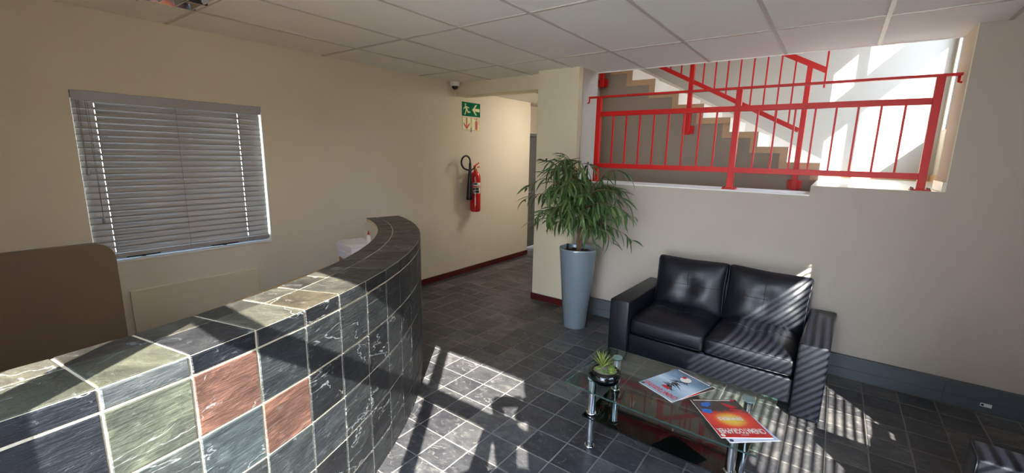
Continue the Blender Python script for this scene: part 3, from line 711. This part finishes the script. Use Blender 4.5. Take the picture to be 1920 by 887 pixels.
# label faces the room (+x and towards the camera, -y)
lb = MB().raw(*band(.255, .40, R(-75), R(15), .0722)).obj('label', M['white'], fe)
for z0, z1, a0, a1, mm in ((.37, .395, -70, -30, 'black'), (.335, .36, -72, 10, 'signred'), (.30, .33, -72, -10, 'black'), (.262, .295, -60, -5, 'black'), (.345, .352, -30, 8, 'white'), (.262, .28, -72, -64, 'signred')):
    MB().raw(*band(z0, z1, R(a0), R(a1), .0727)).obj('label_print', M[mm], lb)
MB().lathe([(.018, .573), (.018, .60), (.012, .605), (.012, .62), (0, .62)], 16).obj('valve', M['brass'], fe, True)
MB().prism([(-.03, .605), (.07, .655), (.075, .665), (.06, .664), (-.035, .62)], 'x', -.008, .008).obj('lever', M['signred'], fe)
MB().prism([(-.03, .60), (.08, .612), (.085, .602), (.03, .594), (-.03, .59)], 'x', -.008, .008).obj('carry_handle', M['signred'], fe)
hp = [(0.0, -.02, .60), (0, -.05, .605), (0, -.10, .59)]
hp = [(.0, -.018, .595), (0, -.06, .58)]+[(.01, -.19+.098*math.cos(R(a)), .655+.083*math.sin(R(a))) for a in range(-60, -380, -20)][::1]
hp = [(.0, -.015, .598), (0, -.06, .575), (.005, -.12, .567), (.01, -.19, .575), (.01, -.25, .60), (.01, -.285, .65), (.01, -.28, .70), (.01, -.24, .742), (.01, -.19, .752), (.01, -.15, .735), (.01, -.125, .70), (.01, -.118, .66), (.01, -.118, .62), (.01, -.12, .58)]
def catmull(P, n=5):
    P = [Vector(p) for p in P]; Q = [P[0]*2-P[1]]+P+[P[-1]*2-P[-2]]; o_ = []
    for i in range(1, len(Q)-2):
        for k in range(n):
            t_ = k/n; a_, b_, c_, d_ = Q[i-1:i+3]
            o_.append(.5*((2*b_)+(c_-a_)*t_+(2*a_-5*b_+4*c_-d_)*t_**2+(3*b_-a_-3*c_+d_)*t_**3))
    return o_+[P[-1]]
MB().tube(catmull(hp), .0115, 10).obj('hose', M['rubber'], fe, True)
MB().tube([(.01, -.12, .66), (.01, -.12, .58), (.01, -.121, .56), (.01, -.132, .18), (.01, -.132, .175)], [.017, .019, .021, .043, .040], 16).obj('discharge_horn', M['black'], fe, True)
MB().box(-.094, -.06, -.03, .03, .40, .50).obj('wall_bracket', M['alu'], fe)

# ------------------------------------------------------------------ planter with ficus
px, py = -1.895, 3.66
pt = thing('planter', 'tall tapered glossy grey planter in front of the pillar', 'planter', (px, py, 0))
MB().lathe([(0, 0), (.108, 0), (.113, .006), (.178, .768), (.182, .778), (.178, .786), (.168, .786), (.162, .775), (.155, .70), (0, .70)], 48).obj('pot', M['pot'], pt, True, ang=50)
MB().lathe([(.1555, .701), (.157, .728), (.10, .735), (.03, .742), (0, .742)], 24).obj('soil', M['soil'], pt, True)
for k in range(46):
    r = random.Random(k+5); a = r.uniform(0, 2*PI); d = .14*math.sqrt(r.random()); s_ = r.uniform(.012, .024)
    m = MB(); bmesh.ops.create_icosphere(m.b, subdivisions=1, radius=s_)
    m.xf(Matrix.Translation((d*math.cos(a), d*math.sin(a), .748)) @ Matrix.Rotation(r.uniform(0, 3), 4, 'Z') @ Matrix.Diagonal((1.3, .8, .5, 1)))
    m.obj('bark_chip', M['soil'], pt)
MB().tube([(-.10, -.03, .74), (-.10, -.03, .80), (-.10, -.03, .815)], [.012, .012, .014], 10).obj('water_gauge', M['black'], pt, True)
tr = thing('ficus_tree', 'long-leaved ficus with drooping leaves growing in the grey planter', 'plant', (px, py, .742))
base = Vector((.005, 0, -.03))
trunk = [base, Vector((.0, .0, .1)), Vector((.01, -.005, .22)), Vector((-.005, 0, .32))]
MB().tube(trunk, [.022, .018, .016, .015], 10).tube([Vector((.012, .01, -.03)), Vector((.02, .006, .12)), Vector((.0, .0, .26)), Vector((.015, 0, .36))], [.014, .012, .011, .010], 8).obj('trunk', M['bark'], tr, True)
leafmesh = []
def leaf_mesh(L, W, bend, fold=.25):
    V = []; F = []; m = 6
    for i in range(m+1):
        t = i/m; wd = W*math.sin(PI*min(1, t*.92+.04))**.75*(1-t*.25); z = -bend*L*t*t; x = L*(t-.12*bend*t*t)
        if i == m: wd = .0006
        V += [(x, -wd/2, z+wd*fold), (x, 0, z), (x, wd/2, z+wd*fold)]
    for i in range(m):
        a = 3*i; F += [(a, a+3, a+4, a+1), (a+1, a+4, a+5, a+2)]
    return V, F
for k, (L, W, b) in enumerate(((.16, .027, .28), (.18, .028, .42), (.14, .025, .2), (.19, .029, .55), (.15, .030, .35))):
    V, F = leaf_mesh(L, W, b); me = bpy.data.meshes.new('leaf'); me.from_pydata(V, [], F); me.materials.append(M['leaf']); me.polygons.foreach_set('use_smooth', [True]*len(me.polygons)); leafmesh.append((me, V, F))
leaves = []
rl = random.Random(21)
WY = YB-.045-py     # wall limit in local y
for bi in range(56):
    a = 2*PI*bi/56*3+rl.uniform(-.25, .25)
    if math.sin(a) > .55 and rl.random() < .7: a = -a
    reach = rl.uniform(.22, .60)
    if math.sin(a) > .1: reach = min(reach, (WY-.12)/max(.2, math.sin(a)))
    if math.sin(a) < -.4: reach *= .72
    rise = rl.uniform(.38, 1.0)-reach*.12; droop = rl.uniform(.08, .26)*(reach/.4)
    s0 = Vector((rl.uniform(-.02, .02), rl.uniform(-.02, .02), rl.uniform(.22, .40)))
    d = Vector((math.cos(a), math.sin(a), 0))
    pts = []
    for i in range(9):
        t = i/8; pts.append(s0+d*(reach*t**1.25)+Vector((0, 0, (rise-s0.z)*(1-(1-t)**2)-droop*t**3))+Vector((rl.uniform(-.012, .012), rl.uniform(-.012, .012), 0))*(t > 0))
    if bi < 16: mat_r = [.009*(1-i/8*.8) for i in range(9)]
    else: mat_r = [.005*(1-i/8*.7) for i in range(9)]
    MB().tube(pts, mat_r, 6).obj('branch', M['bark'], tr, True)
    nl = rl.randint(13, 18)
    for q in range(nl):
        t = .30+.70*(q+.5)/nl; f = t*8; i = min(7, int(f)); p = pts[i].lerp(pts[i+1], f-i)
        az = a+rl.uniform(-1.3, 1.3) if rl.random() < .75 else rl.uniform(0, 2*PI)
        el = rl.uniform(-1.35, -.15) if q < nl-2 else rl.uniform(-.7, .35)
        if p.z > .82: el = rl.uniform(-.8, .5)
        tip = p+Vector((math.cos(az)*math.cos(el), math.sin(az)*math.cos(el), math.sin(el)))*.17
        if tip.y > WY or p.y > WY-.01: continue
        leaves.append((p, az, el, rl.uniform(-.6, .6), rl.randrange(5), rl.uniform(.75, 1.1)))
leaves.sort(key=lambda q: q[0].y)
fill = MB()
for k, (p, az, el, rx, mi, sc) in enumerate(leaves):
    if k < 295: share('leaf', leafmesh[mi][0], tr, p, (rx, -el, az), (sc, sc, sc))
    else:
        mt = Matrix.LocRotScale(p, __import__('mathutils').Euler((rx, -el, az)), Vector((sc, sc, sc)))
        fill.raw([mt @ Vector(v_) for v_ in leafmesh[mi][1]], leafmesh[mi][2])
fo = stuff(fill.obj('foliage', M['leaf'], tr, True))

# ------------------------------------------------------------------ leather sofa
def rbox_grid(w_, d_, h_, n=(18, 14, 6), r=.03, f=None):
    """rounded box as a welded grid; f displaces (u,v,w in -1..1) -> offset vector"""
    b = bmesh.new(); bmesh.ops.create_cube(b, size=2)
    bmesh.ops.subdivide_edges(b, edges=b.edges[:], cuts=15, use_grid_fill=True)
    hx, hy, hz_ = w_/2, d_/2, h_/2
    for v_ in b.verts:
        u = v_.co.copy()
        # concentrate vertices towards edges
        g_ = Vector([math.sin(c*PI/2)*.55+c*.45 for c in u])
        p = Vector((g_.x*hx, g_.y*hy, g_.z*hz_))
        q = Vector((max(-hx+r, min(hx-r, p.x)), max(-hy+r, min(hy-r, p.y)), max(-hz_+r, min(hz_-r, p.z))))
        dlt = p-q
        if dlt.length > 1e-6: p = q+dlt.normalized()*min(r, dlt.length) if sum(abs(c) > 1e-6 for c in dlt) > 1 else p
        if f: p = p+f(p.x/hx, p.y/hy, p.z/hz_)
        v_.co = p
    m = MB(); m.b.free(); m.b = b; return m
SO = Vector((.11, 3.165, 0)); SRZ = R(-2)
def make_sofa(name, label, loc, rz, seats, group=None, W=1.463):
    """local frame: x to the right, y to the back, origin at front centre on the floor"""
    t = thing(name, label, 'sofa' if seats > 1 else 'armchair', loc, rz, group)
    L = M['leather']; AW = .165; D = .86
    for s in (-1, 1):
        x0 = s*W/2-(AW if s > 0 else 0)
        a = MB().box(x0, x0+AW, 0, D, .012, .515, .014, 3).obj('arm', L, t, True, ang=50)
        for xx in (x0+.004, x0+AW-.004):
            pass
        fx = x0+.002
        MB().tube([(x0+.006, .004, .03), (x0+.006, .004, .505), (x0+.012, .002, .512), (x0+AW-.012, .002, .512), (x0+AW-.006, .004, .505), (x0+AW-.006, .004, .03)], .003, 6).obj('piping', M['leather'], a, True)
        MB().tube([(x0+AW/2, .05, 0), (x0+AW/2, .05, .012)], .025, 12).obj('foot', M['black'], t)
    xi = W/2-AW-.002
    MB().box(-xi, xi, .03, D-.02, .07, .245, .012, 3).obj('base_frame', L, t, True, ang=50)
    MB().box(-.001, .001, .0285, .031, .075, .24).obj('base_seam', M['seam'], t)
    MB().box(-xi, xi, .62, D, .25, .66, .03, 4).obj('back_panel', L, t, True, ang=50)
    cw = 2*xi/seats-.008
    def seat_f(u, v, w_):
        e = max(0, 1-u**4)*max(0, 1-v**4); o = Vector((0, 0, 0))
        if w_ > .2:
            pin = math.exp(-((u*cw/2)**2+(v*.30-.02)**2)/.0040)
            seam = (math.exp(-(u*cw/2/.006)**2)+math.exp(-((v*.30)/.006)**2))*.004*(1 if abs(u) < .9 and abs(v) < .9 else 0)
            o.z = .055*e-.018*pin-seam+.004*math.sin(9*u+5*v)*e
        elif w_ < -.2: o.z = -.006*e
        o.y = -.014*max(0, 1-u*u)*max(0, 1-w_*w_) if v < -.6 else 0
        o.x = .006*math.copysign(1, u)*max(0, 1-w_*w_) if abs(u) > .8 else 0
        return o
    for k in range(seats):
        cx = -xi+(k+.5)*2*xi/seats
        c = rbox_grid(cw, .60, .13, r=.03, f=seat_f); c.xf(Matrix.Translation((cx, .325, .317)))
        c = c.obj('seat_cushion', L, t, True)
        # piping round the upper front edge
        zz = .372; q = [(cx-cw/2+.012, .50, zz), (cx-cw/2+.006, .06, zz), (cx-cw/2+.03, .022, zz), (cx, .012, zz+.004), (cx+cw/2-.03, .022, zz), (cx+cw/2-.006, .06, zz), (cx+cw/2-.012, .50, zz)]
        MB().tube(q, .0032, 6).obj('piping', M['leather'], c, True)
        zz = .268; q = [(p_[0], p_[1], zz) for p_ in q]
        MB().tube(q, .0032, 6).obj('piping', M['leather'], c, True)
        def sp_(u, v): o_ = seat_f(u, v, 1.); return (cx+u*cw/2+o_.x, .325+v*.30+o_.y, .317+.065+o_.z+.0012)
        MB().tube([sp_(-.93+.093*i, 0) for i in range(21)], .0016, 5).tube([sp_(0, -.93+.093*i) for i in range(21)], .0016, 5).obj('seam', M['seam'], c, True)
        zb_ = sp_(0, 0)[2]; MB().lathe([(0, .003), (.010, .002), (.011, 0), (0, -.004)], 12).obj('button', L, c, True, loc=(cx, .325, zb_))
    def back_f(u, v, w_):
        e = max(0, 1-u**4)*max(0, 1-w_**4); o = Vector((0, 0, 0))
        if v < -.2:
            pin = math.exp(-((u*cw/2)**2+(w_*.2)**2)/.0045)
            seam = (math.exp(-(u*cw/2/.007)**2)+math.exp(-((w_*.2)/.007)**2))*.005*(1 if abs(u) < .93 and abs(w_) < .93 else 0)
            o.y = -(.06*e)+.022*pin+seam+.006*math.sin(7*u-4*w_)*e
        else: o.y = .02*e
        # pulled-in sides between the corners
        o.x = -.012*u*(1-w_*w_)*(1 if abs(u) > .5 else 0); o.z = -.012*(1-u*u) if w_ > .6 else 0
        return o
    for k in range(seats):
        cx = -xi+(k+.5)*2*xi/seats
        c = rbox_grid(cw+.015, .13, .455, r=.035, f=back_f)
        c.xf(Matrix.Translation((cx, .60, .585)) @ Matrix.Rotation(R(-13), 4, 'X') @ Matrix.Rotation(R(1.2 if k else -1.0), 4, 'Y'))
        c = c.obj('back_cushion', L, t, True)
        hw, hh = (cw+.015)/2-.008, .22
        mt = Matrix.Translation((cx, .60, .585)) @ Matrix.Rotation(R(-13), 4, 'X') @ Matrix.Rotation(R(1.2 if k else -1.0), 4, 'Y')
        ring_ = [(-hw, -.048, -hh+.03), (-hw+.008, -.05, 0), (-hw, -.048, hh-.03), (-hw+.03, -.048, hh), (0, -.052, hh-.008), (hw-.03, -.048, hh), (hw, -.048, hh-.03), (hw-.008, -.05, 0), (hw, -.048, -hh+.03), (hw-.03, -.048, -hh), (-hw+.03, -.048, -hh), (-hw, -.048, -hh+.03)]
        MB().tube([mt @ Vector(p_) for p_ in ring_], .0032, 6).obj('piping', M['leather'], c, True)
        def bp_(u, w_): o_ = back_f(u, -1., w_); return mt @ Vector((u*(cw+.015)/2+o_.x, -.065+o_.y-.0012, w_*.2275+o_.z))
        MB().tube([bp_(-.93+.093*i, 0) for i in range(21)], .0016, 5).tube([bp_(0, -.93+.093*i) for i in range(21)], .0016, 5).obj('seam', M['seam'], c, True)
        bt = bp_(0, 0)
        MB().tube([bt, bt+Vector((0, .01, 0))], .010, 12).obj('button', L, c, True)
        for pa, pb in (((-hw+.05, -.075, 0), (-.02, -.04, 0)), ((.02, -.04, 0), (hw-.05, -.075, 0)), ((0, -.04, .02), (0, -.075, hh-.05)), ((0, -.075, -hh+.05), (0, -.04, -.02))): pass
    return t
cs, sn = math.cos(SRZ), math.sin(SRZ)
make_sofa('leather_sofa', 'black leather two-seat sofa with tufted cushions against the grey wall', (SO.x-.7315*cs, SO.y-.7315*sn, 0), SRZ, 2)
# armchair at the right edge: its arm back corner is at (0.598, 2.494)
make_sofa('leather_armchair', 'black leather armchair cut off by the lower right corner of the photo', (.575, 2.09, 0), R(-93), 1, W=.80)

# ------------------------------------------------------------------ coffee table
TRZ = R(-2); TC = Vector((-.583, 2.244, 0))
ct = thing('coffee_table', 'glass coffee table with chrome tube legs and a black glass shelf', 'coffee table', TC, TRZ)
def bowed(w_, d_, bow, n=12):
    P = [(-w_/2, d_/2), (-w_/2, -d_/2)]
    P = [(-w_/2+w_*k/n, -d_/2-bow*(1-(2*k/n-1)**2)) for k in range(n+1)]+[(w_/2-w_*k/n, d_/2+bow*(1-(2*k/n-1)**2)) for k in range(n+1)]
    return P
MB().prism(bowed(.953, .572, .012), 'z', .412, .42).obj('glass_top', M['glasstop'], ct)
M['edge'] = plain('green glass edge', S(44, 66, 60), .2, coat=.2)
gt_ = ct.children[0].data if ct.children else None
gt_.materials.append(M['edge'])
for p_ in gt_.polygons:
    if abs(p_.normal.z) < .5: p_.material_index = 1
MB().prism(bowed(.80, .40, .01), 'z', .196, .204).obj('shelf', M['blackglass'], ct)
legxy = ((-.364, -.158), (-.37, .17), (.362, -.158), (.362, .17))
for x, y in legxy:
    l = MB().tube([(x, y, .006), (x, y, .4115)], .0215, 24).obj('leg', M['chrome'], ct, True, ang=50)
    MB().lathe([(.0, 0), (.027, 0), (.029, .003), (.029, .009), (.0216, .011)], 24).obj('foot_ring', M['chrome'], l, True, loc=(x, y, 0))
    MB().lathe([(.0216, -.01), (.028, -.008), (.0285, .0), (.028, .004), (.0216, .006)], 24).obj('shelf_ring', M['chrome'], l, True, loc=(x, y, .213))
    MB().lathe([(0, .4202), (.029, .4202), (.031, .422), (.031, .428), (.029, .430), (0, .430)], 24).obj('glass_disc', M['glassdisc'], l, True, loc=(x, y, 0), ang=40)
TM = Matrix.Translation(TC) @ Matrix.Rotation(TRZ, 4, 'Z')

# bowl with succulents (stands on the disc of the front left leg)
bl = thing('succulent_bowl', 'round glossy black bowl of gravel on the left end of the glass table', 'bowl', (-.885, 2.118, .4305))
bl.location = (-.888, 2.107, .4203)
MB().lathe([(0, 0), (.036, 0), (.074, .014), (.09, .035), (.088, .058), (.076, .074), (.068, .078), (.066, .074), (.066, .060), (0, .060)], 40).obj('bowl', M['blackglass'], bl, True)
MB().lathe([(.0665, .061), (.064, .067), (.03, .071), (0, .072)], 24).obj('gravel', M['gravel'], bl, True)
def succulent(name, label, loc, n, L, W, el0, el1, mat, seed, th=.5):
    r = random.Random(seed); t = thing(name, label, 'plant', loc)
    for k in range(n):
        f = k/max(1, n-1); a = k*2.399+r.uniform(-.2, .2); e = el0+(el1-el0)*f+r.uniform(-.08, .08); l_ = L*(1-.35*f)*r.uniform(.85, 1.1)
        V = []; F = []; m = 5
        for i in range(m+1):
            tt = i/m; wd = W*(math.sin(PI*(tt*.8+.2))**.6)*(1-tt)**.35 if i < m else .0004
            x = l_*tt; z = .10*l_*math.sin(tt*PI)*.6
            V += [(x, -wd/2, z+wd*.2), (x, 0, z-wd*th*.4), (x, wd/2, z+wd*.2), (x, 0, z+wd*th*.35)]
        for i in range(m):
            a4 = 4*i
            for q in range(4): F.append((a4+q, a4+(q+1) % 4, a4+4+(q+1) % 4, a4+4+q))
        MB().raw(V, F).obj('leaf', M[mat], t, True, rot=(0, -e, a))
    return t
bx, by, bz = -.888, 2.107, .4203+.073
succulent('spiky_succulent', 'tall spiky pale green succulent in the black bowl', (bx-.022, by+.012, bz), 34, .118, .011, .62, 1.53, 'succ', 1, .4)
for k, (dx, dy, n_, l_, lb_) in enumerate(((.035, .012, 22, .036, 'small rosette succulent nearest the table middle in the bowl'), (.012, -.030, 20, .03, 'small rosette succulent at the front of the bowl'), (-.038, -.022, 18, .028, 'small rosette succulent at the left front of the bowl'), (.02, .042, 20, .036, 'small rosette succulent at the back of the bowl'), (.044, -.016, 16, .028, 'small rosette succulent at the right rim of the bowl'))):
    succulent('rosette_succulent', lb_, (bx+dx, by+dy, bz-.004), n_, l_, .011, .2, 1.35, 'succ2' if k % 2 else 'succ', 40+k, .8)

# magazines
def text_mesh(body, size, bold=.0):
    cu = bpy.data.curves.new('t', 'FONT'); cu.body = body; cu.size = size; cu.align_x = 'CENTER'; cu.offset = bold; cu.resolution_u = 2; cu.fill_mode = 'FRONT'
    ob = bpy.data.objects.new('t', cu); COL.objects.link(ob); bpy.context.view_layer.update()
    me = bpy.data.meshes.new_from_object(ob.evaluated_get(bpy.context.evaluated_depsgraph_get())); bpy.data.objects.remove(ob)
    return me
def text(par, body, x, y, z, size, mat, sx=1, bold=0, name='lettering', rz=0):
    me = text_mesh(body, size, bold); me.materials.append(mat); me.name = name
    return share(name, me, par, (x, y, z), (0, 0, rz), (sx, 1, 1))
def poly(par, pts, z, mat, name='cover_shape', th=.0002):
    return MB().prism(pts, 'z', z, z+th).obj(name, mat, par)
def covermat(name, fn):
    q = N(name); fn(q); return q.m
def blue_cover(q):
    o = q.n('TexCoord').outputs['Object']; sp_ = q.n('SeparateXYZ'); q.l(o, sp_.inputs[0])
    f = q.math('ADD', q.math('MULTIPLY', sp_.outputs[1], -3.2), q.math('MULTIPLY', q.noise(o, 9, 4), .5))
    q.pr(Base_Color=q.ramp(f, (.0, S(150, 176, 190)), (.25, S(196, 214, 226)), (.5, S(120, 150, 172)), (.8, S(66, 84, 104))), Roughness=.18, Coat_Weight=.4)
def red_cover(q):
    o = q.n('TexCoord').outputs['Object']; mp = q.n('Mapping'); q.l(o, mp.inputs[0]); mp.inputs['Location'].default_value = (0, -.025, 0); mp.inputs['Scale'].default_value = (1, 1.15, 1)
    ln = q.n('VectorMath', operation='LENGTH'); q.l(mp.outputs[0], ln.inputs[0]); sp_ = q.n('SeparateXYZ'); q.l(o, sp_.inputs[0])
    c = q.ramp(ln.outputs['Value'], (.0, S(250, 214, 70)), (.045, S(246, 178, 50)), (.075, S(240, 60, 30)), (.13, S(206, 26, 30)))
    dark = q.math('MULTIPLY', q.math('SUBTRACT', q.math('ADD', q.math('MULTIPLY', sp_.outputs[1], -1), q.math('MULTIPLY', q.noise(o, 18, 3), .05)), .055), 30., clamp=True)
    q.pr(Base_Color=q.mix(dark, c, S(48, 40, 38)), Roughness=.18, Coat_Weight=.4)
M['bluecover'] = covermat('blue cover', blue_cover); M['redcover'] = covermat('red cover', red_cover)
M['ink'] = plain('black ink', S(20, 20, 24), .4); M['inkred'] = plain('red ink', S(196, 36, 44), .4); M['inkwhite'] = plain('white ink', S(236, 226, 214), .4); M['inkblue'] = plain('blue ink', S(42, 110, 190), .4)
M['inkyel'] = plain('yellow ink', S(246, 190, 60), .4)
# local frame of a magazine: x right, y up of the cover as read; cover seen upside-down from the camera
def magazine(name, label, loc, rz, W_, H_, th, mat, group=None):
    t = thing(name, label, 'magazine', loc, rz, group)
    MB().box(-W_/2+.001, W_/2-.001, -H_/2+.001, H_/2-.001, .0004, th-.0006).obj('pages', M['inkwhite'], t)
    MB().box(-W_/2, W_/2, -H_/2, H_/2, 0, .0004).obj('back_cover', M['inkwhite'], t)
    MB().box(-W_/2, W_/2, -H_/2, H_/2, th-.0006, th, ).obj('front_cover', M[mat], t)
    return t
ZT = .4202
# blue pair: corners (-.735,2.215) (-.52,2.123) (-.401,2.43) (-.605,2.515)
bc = Vector((-.565, 2.321, 0)); brz = math.atan2(2.123-2.215, -.52+.735)+PI
b0 = magazine('magazine', 'lower magazine of the blue pair on the glass table, only its red corner showing', (bc.x+.012, bc.y+.004, ZT), brz-R(5), .225, .32, .003, 'redcover')
b1 = magazine('magazine', 'pale blue magazine with red title and dark branches on the glass table', (bc.x, bc.y, ZT+.0031), brz, .228, .322, .0035, 'bluecover')
zt = .0036
text(b1, 'CINEMATOGRAPHER', 0, .106, zt, .052, M['inkred'], .43, .0012)
text(b1, 'BRITISH', -.03, .095, zt, .008, M['inkred'], 1)
MB().lathe([(0, .0002), (.009, .0002), (.009, 0), (0, 0)], 16).obj('round_badge', M['ink'], b1, loc=(.098, .146, zt))
rk = random.Random(3)
for k in range(26):
    y = .075-.15*k/26; a = rk.uniform(-.9, .9)+(PI if k % 2 else 0); l_ = rk.uniform(.03, .075)*(1-abs(k-13)/30); x = rk.uniform(-.02, .02)
    d = Vector((math.cos(a), math.sin(a))); nn = Vector((-d.y, d.x))
    P0 = Vector((x, y)); poly(b1, [tuple(P0-nn*.006), tuple(P0+d*l_), tuple(P0+nn*.006)], zt+.00005*(k % 3), M['ink' if k % 4 else 'greytrunk'], 'branch_shape')
poly(b1, disc(0, -.085, .03, 16), zt+.0003, M['inkwhite'], 'cover_shape'); poly(b1, disc(.02, -.10, .012, 10), zt+.0006, M['inkred'], 'cover_shape')
poly(b1, [(-.02, .085), (.03, .08), (.022, .058), (-.015, .06)], zt+.0003, M['inkred'], 'cover_shape')
poly(b1, [(-.105, -.152), (.1, -.152), (.1, -.146), (-.105, -.146)], zt, M['inkwhite'], 'cover_line')
# red pair: corners (-.435,2.209) far-left (-.278,1.907) near-left (-.072,2.068) near-right (-.261,2.379) far-right
rc_ = Vector((-.262, 2.14, 0)); rrz = math.atan2(2.068-1.907, -.072+.278)+PI
r0 = magazine('magazine', 'white-edged magazine lying under the red one on the glass table', (rc_.x+.016, rc_.y-.002, ZT), rrz+R(3), .228, .335, .0045, 'paper')
MB().lathe([(0, .0002), (.009, .0002), (.009, 0), (0, 0)], 16).obj('round_badge', M['ink'], r0, loc=(.100, .155, .0046))
r1 = magazine('magazine', 'red magazine with a yellow glow and a white title on the glass table', (rc_.x-.004, rc_.y+.004, ZT+.0046), rrz-R(1), .232, .33, .005, 'redcover')
zt = .0051
for q_ in (r0, r1):
    q_.rotation_euler = (R(2.9), 0, q_.rotation_euler.z); q_.location.z += .0092
text(r1, 'CINEMATOGRAPHER', 0, .098, zt+.0003, .055, M['inkwhite'], .41, .0012)
text(r1, 'BRITISH', 0, .143, zt+.0003, .010, M['inkwhite'], 1)
text(r1, 'SINNERS', 0, .005, zt+.0003, .036, M['inkwhite'], .85, .0008)
poly(r1, [(-.06, -.004), (.06, -.004), (.06, -.0055), (-.06, -.0055)], zt+.0003, M['inkwhite'], 'cover_line')
MB().lathe([(0, .0002), (.010, .0002), (.010, 0), (0, 0)], 16).obj('round_badge', M['inkwhite'], r1, loc=(.1, .15, zt))
poly(r1, [(.03, -.135), (.075, -.13), (.09, -.10), (.06, -.09), (.035, -.11)], zt+.0002, M['inkblue']); poly(r1, [(.055, -.065), (.1, -.075), (.105, -.045), (.08, -.028), (.058, -.04)], zt+.0002, M['inkblue'])
poly(r1, [(-.09, -.09), (-.03, -.13), (-.02, -.14), (-.035, -.09), (-.06, -.075)], zt+.0002, M['inkred']); poly(r1, [(-.10, -.065), (-.04, -.075), (-.03, -.065), (-.09, -.05)], zt+.0004, M['inkred'])
poly(r1, [(-.105, -.158), (.105, -.158), (.105, -.152), (-.105, -.152)], zt, M['inkwhite'], 'cover_line')
poly(r1, [(-.105, -.162), (-.085, -.162), (-.082, -.148), (-.1, -.145)], zt+.0003, M['inkred'])

# ------------------------------------------------------------------ the photographer, who stands behind the camera and throws the shadow on the floor
def person():
    t = thing('person', 'person in a dark shirt standing by the front glazing, holding a phone in both hands', 'person', (.252, -.275, 0), math.atan2(.807, -.591)-PI/2)
    me = bpy.data.meshes.new('body')
    # local frame: +y forward (towards the room)
    J = {'pel': (0, 0, .95), 'chest': (0, .01, 1.28), 'neck': (0, .02, 1.47), 'headb': (0, .04, 1.55), 'head': (0, .05, 1.64), 'crown': (0, .04, 1.71)}
    V = [J['pel'], (0, 0, 1.12), (0, .01, 1.34), J['neck'], J['headb'], J['head'], J['crown']]
    Rr = [(.19, .14), (.20, .14), (.25, .15), (.055, .055), (.07, .08), (.078, .092), (.05, .06)]
    E = [(0, 1), (1, 2), (2, 3), (3, 4), (4, 5), (5, 6)]
    for s in (-1, 1):
        i = len(V)
        V += [(s*.20, .01, 1.40), (.36, .08, 1.42) if s > 0 else (-.17, .10, 1.30), (.27, .24, 1.56) if s > 0 else (-.13, .24, 1.46), (.145, .335, 1.65) if s > 0 else (-.085, .33, 1.61)]
        Rr += [(.085, .085), (.062, .062), (.046, .046), (.034, .026)]
        E += [(2, i), (i, i+1), (i+1, i+2), (i+2, i+3)]
        i = len(V)
        V += [(s*.11, 0, .84), (s*.12, .02, .48), (s*.12, -.02, .09), (s*.13, .13, .045)]
        Rr += [(.10, .10), (.065, .065), (.045, .05), (.045, .04)]
        E += [(0, i), (i, i+1), (i+1, i+2), (i+2, i+3)]
    me.from_pydata(V, E, [])
    o = bpy.data.objects.new('body', me); COL.objects.link(o); o.parent = t
    sk = o.modifiers.new('skin', 'SKIN'); sk.use_smooth_shade = True
    for k, r_ in enumerate(Rr): me.skin_vertices[0].data[k].radius = r_
    me.skin_vertices[0].data[0].use_root = True
    ss_ = o.modifiers.new('sub', 'SUBSURF'); ss_.levels = 2; ss_.render_levels = 2
    me.materials.append(M['cloth'])
    # fingers closed round the phone
    for s in (-1, 1):
        hx = .115 if s > 0 else -.072
        for f in range(4):
            z = 1.70-f*.019
            MB().tube([(hx+s*.012, .335, z-.012), (hx+s*.014, .352, z-.004), (hx+s*.002, .363, z), (hx-s*.012, .364, z)], [.010, .0095, .0085, .007], 8).obj('finger', M['skin'], t, True)
        MB().tube([(hx+s*.010, .325, 1.635), (hx, .332, 1.64), (hx-s*.018, .340, 1.66)], [.012, .010, .008], 8).obj('thumb', M['skin'], t, True)
        MB().tube([(hx-s*.02, .31, 1.575), (hx-s*.025, .316, 1.61), (hx+s*.012, .332, 1.69)], [.034, .040, .024], 10).obj('palm', M['skin'], t, True)
    # hair cap, eyes, nose, mouth, ears
    m = MB(); bmesh.ops.create_uvsphere(m.b, u_segments=20, v_segments=12, radius=1); m.xf(Matrix.Translation((0, .03, 1.675)) @ Matrix.Diagonal((.09, .105, .085, 1))); m.obj('hair', M['black'], t, True)
    m = MB(); bmesh.ops.create_uvsphere(m.b, u_segments=20, v_segments=12, radius=1); m.xf(Matrix.Translation((0, .06, 1.63)) @ Matrix.Diagonal((.078, .09, .1, 1))); m.obj('face', M['skin'], t, True)
    MB().tube([(0, .145, 1.65), (0, .165, 1.615), (0, .15, 1.605)], [.008, .014, .010], 8).obj('nose', M['skin'], t, True)
    MB().box(-.024, .024, .138, .149, 1.574, 1.582, .003).obj('mouth', M['inkred'], t)
    for s in (-1, 1):
        MB().lathe([(0, -.01), (.011, 0), (0, .01)], 10).obj('eye', M['inkwhite'], t, True, loc=(s*.03, .142, 1.65))
        MB().lathe([(0, -.03), (.012, -.01), (.014, .01), (0, .03)], 8).obj('ear', M['skin'], t, True, loc=(s*.08, .05, 1.64))
    # shoes
    for s in (-1, 1): MB().box(s*.13-.045, s*.13+.045, -.07, .20, .0, .075, .02, 3).obj('shoe', M['black'], t, True)
    return t
person()
pf = thing('phone', 'dark phone held up in both hands by the person', 'phone', (0, 0, 0))
pf.matrix_world = cam.matrix_world.copy()
MB().box(-.020, .142, -.018, .058, .012, .020, .003, 2).obj('phone_body', M['black'], pf)
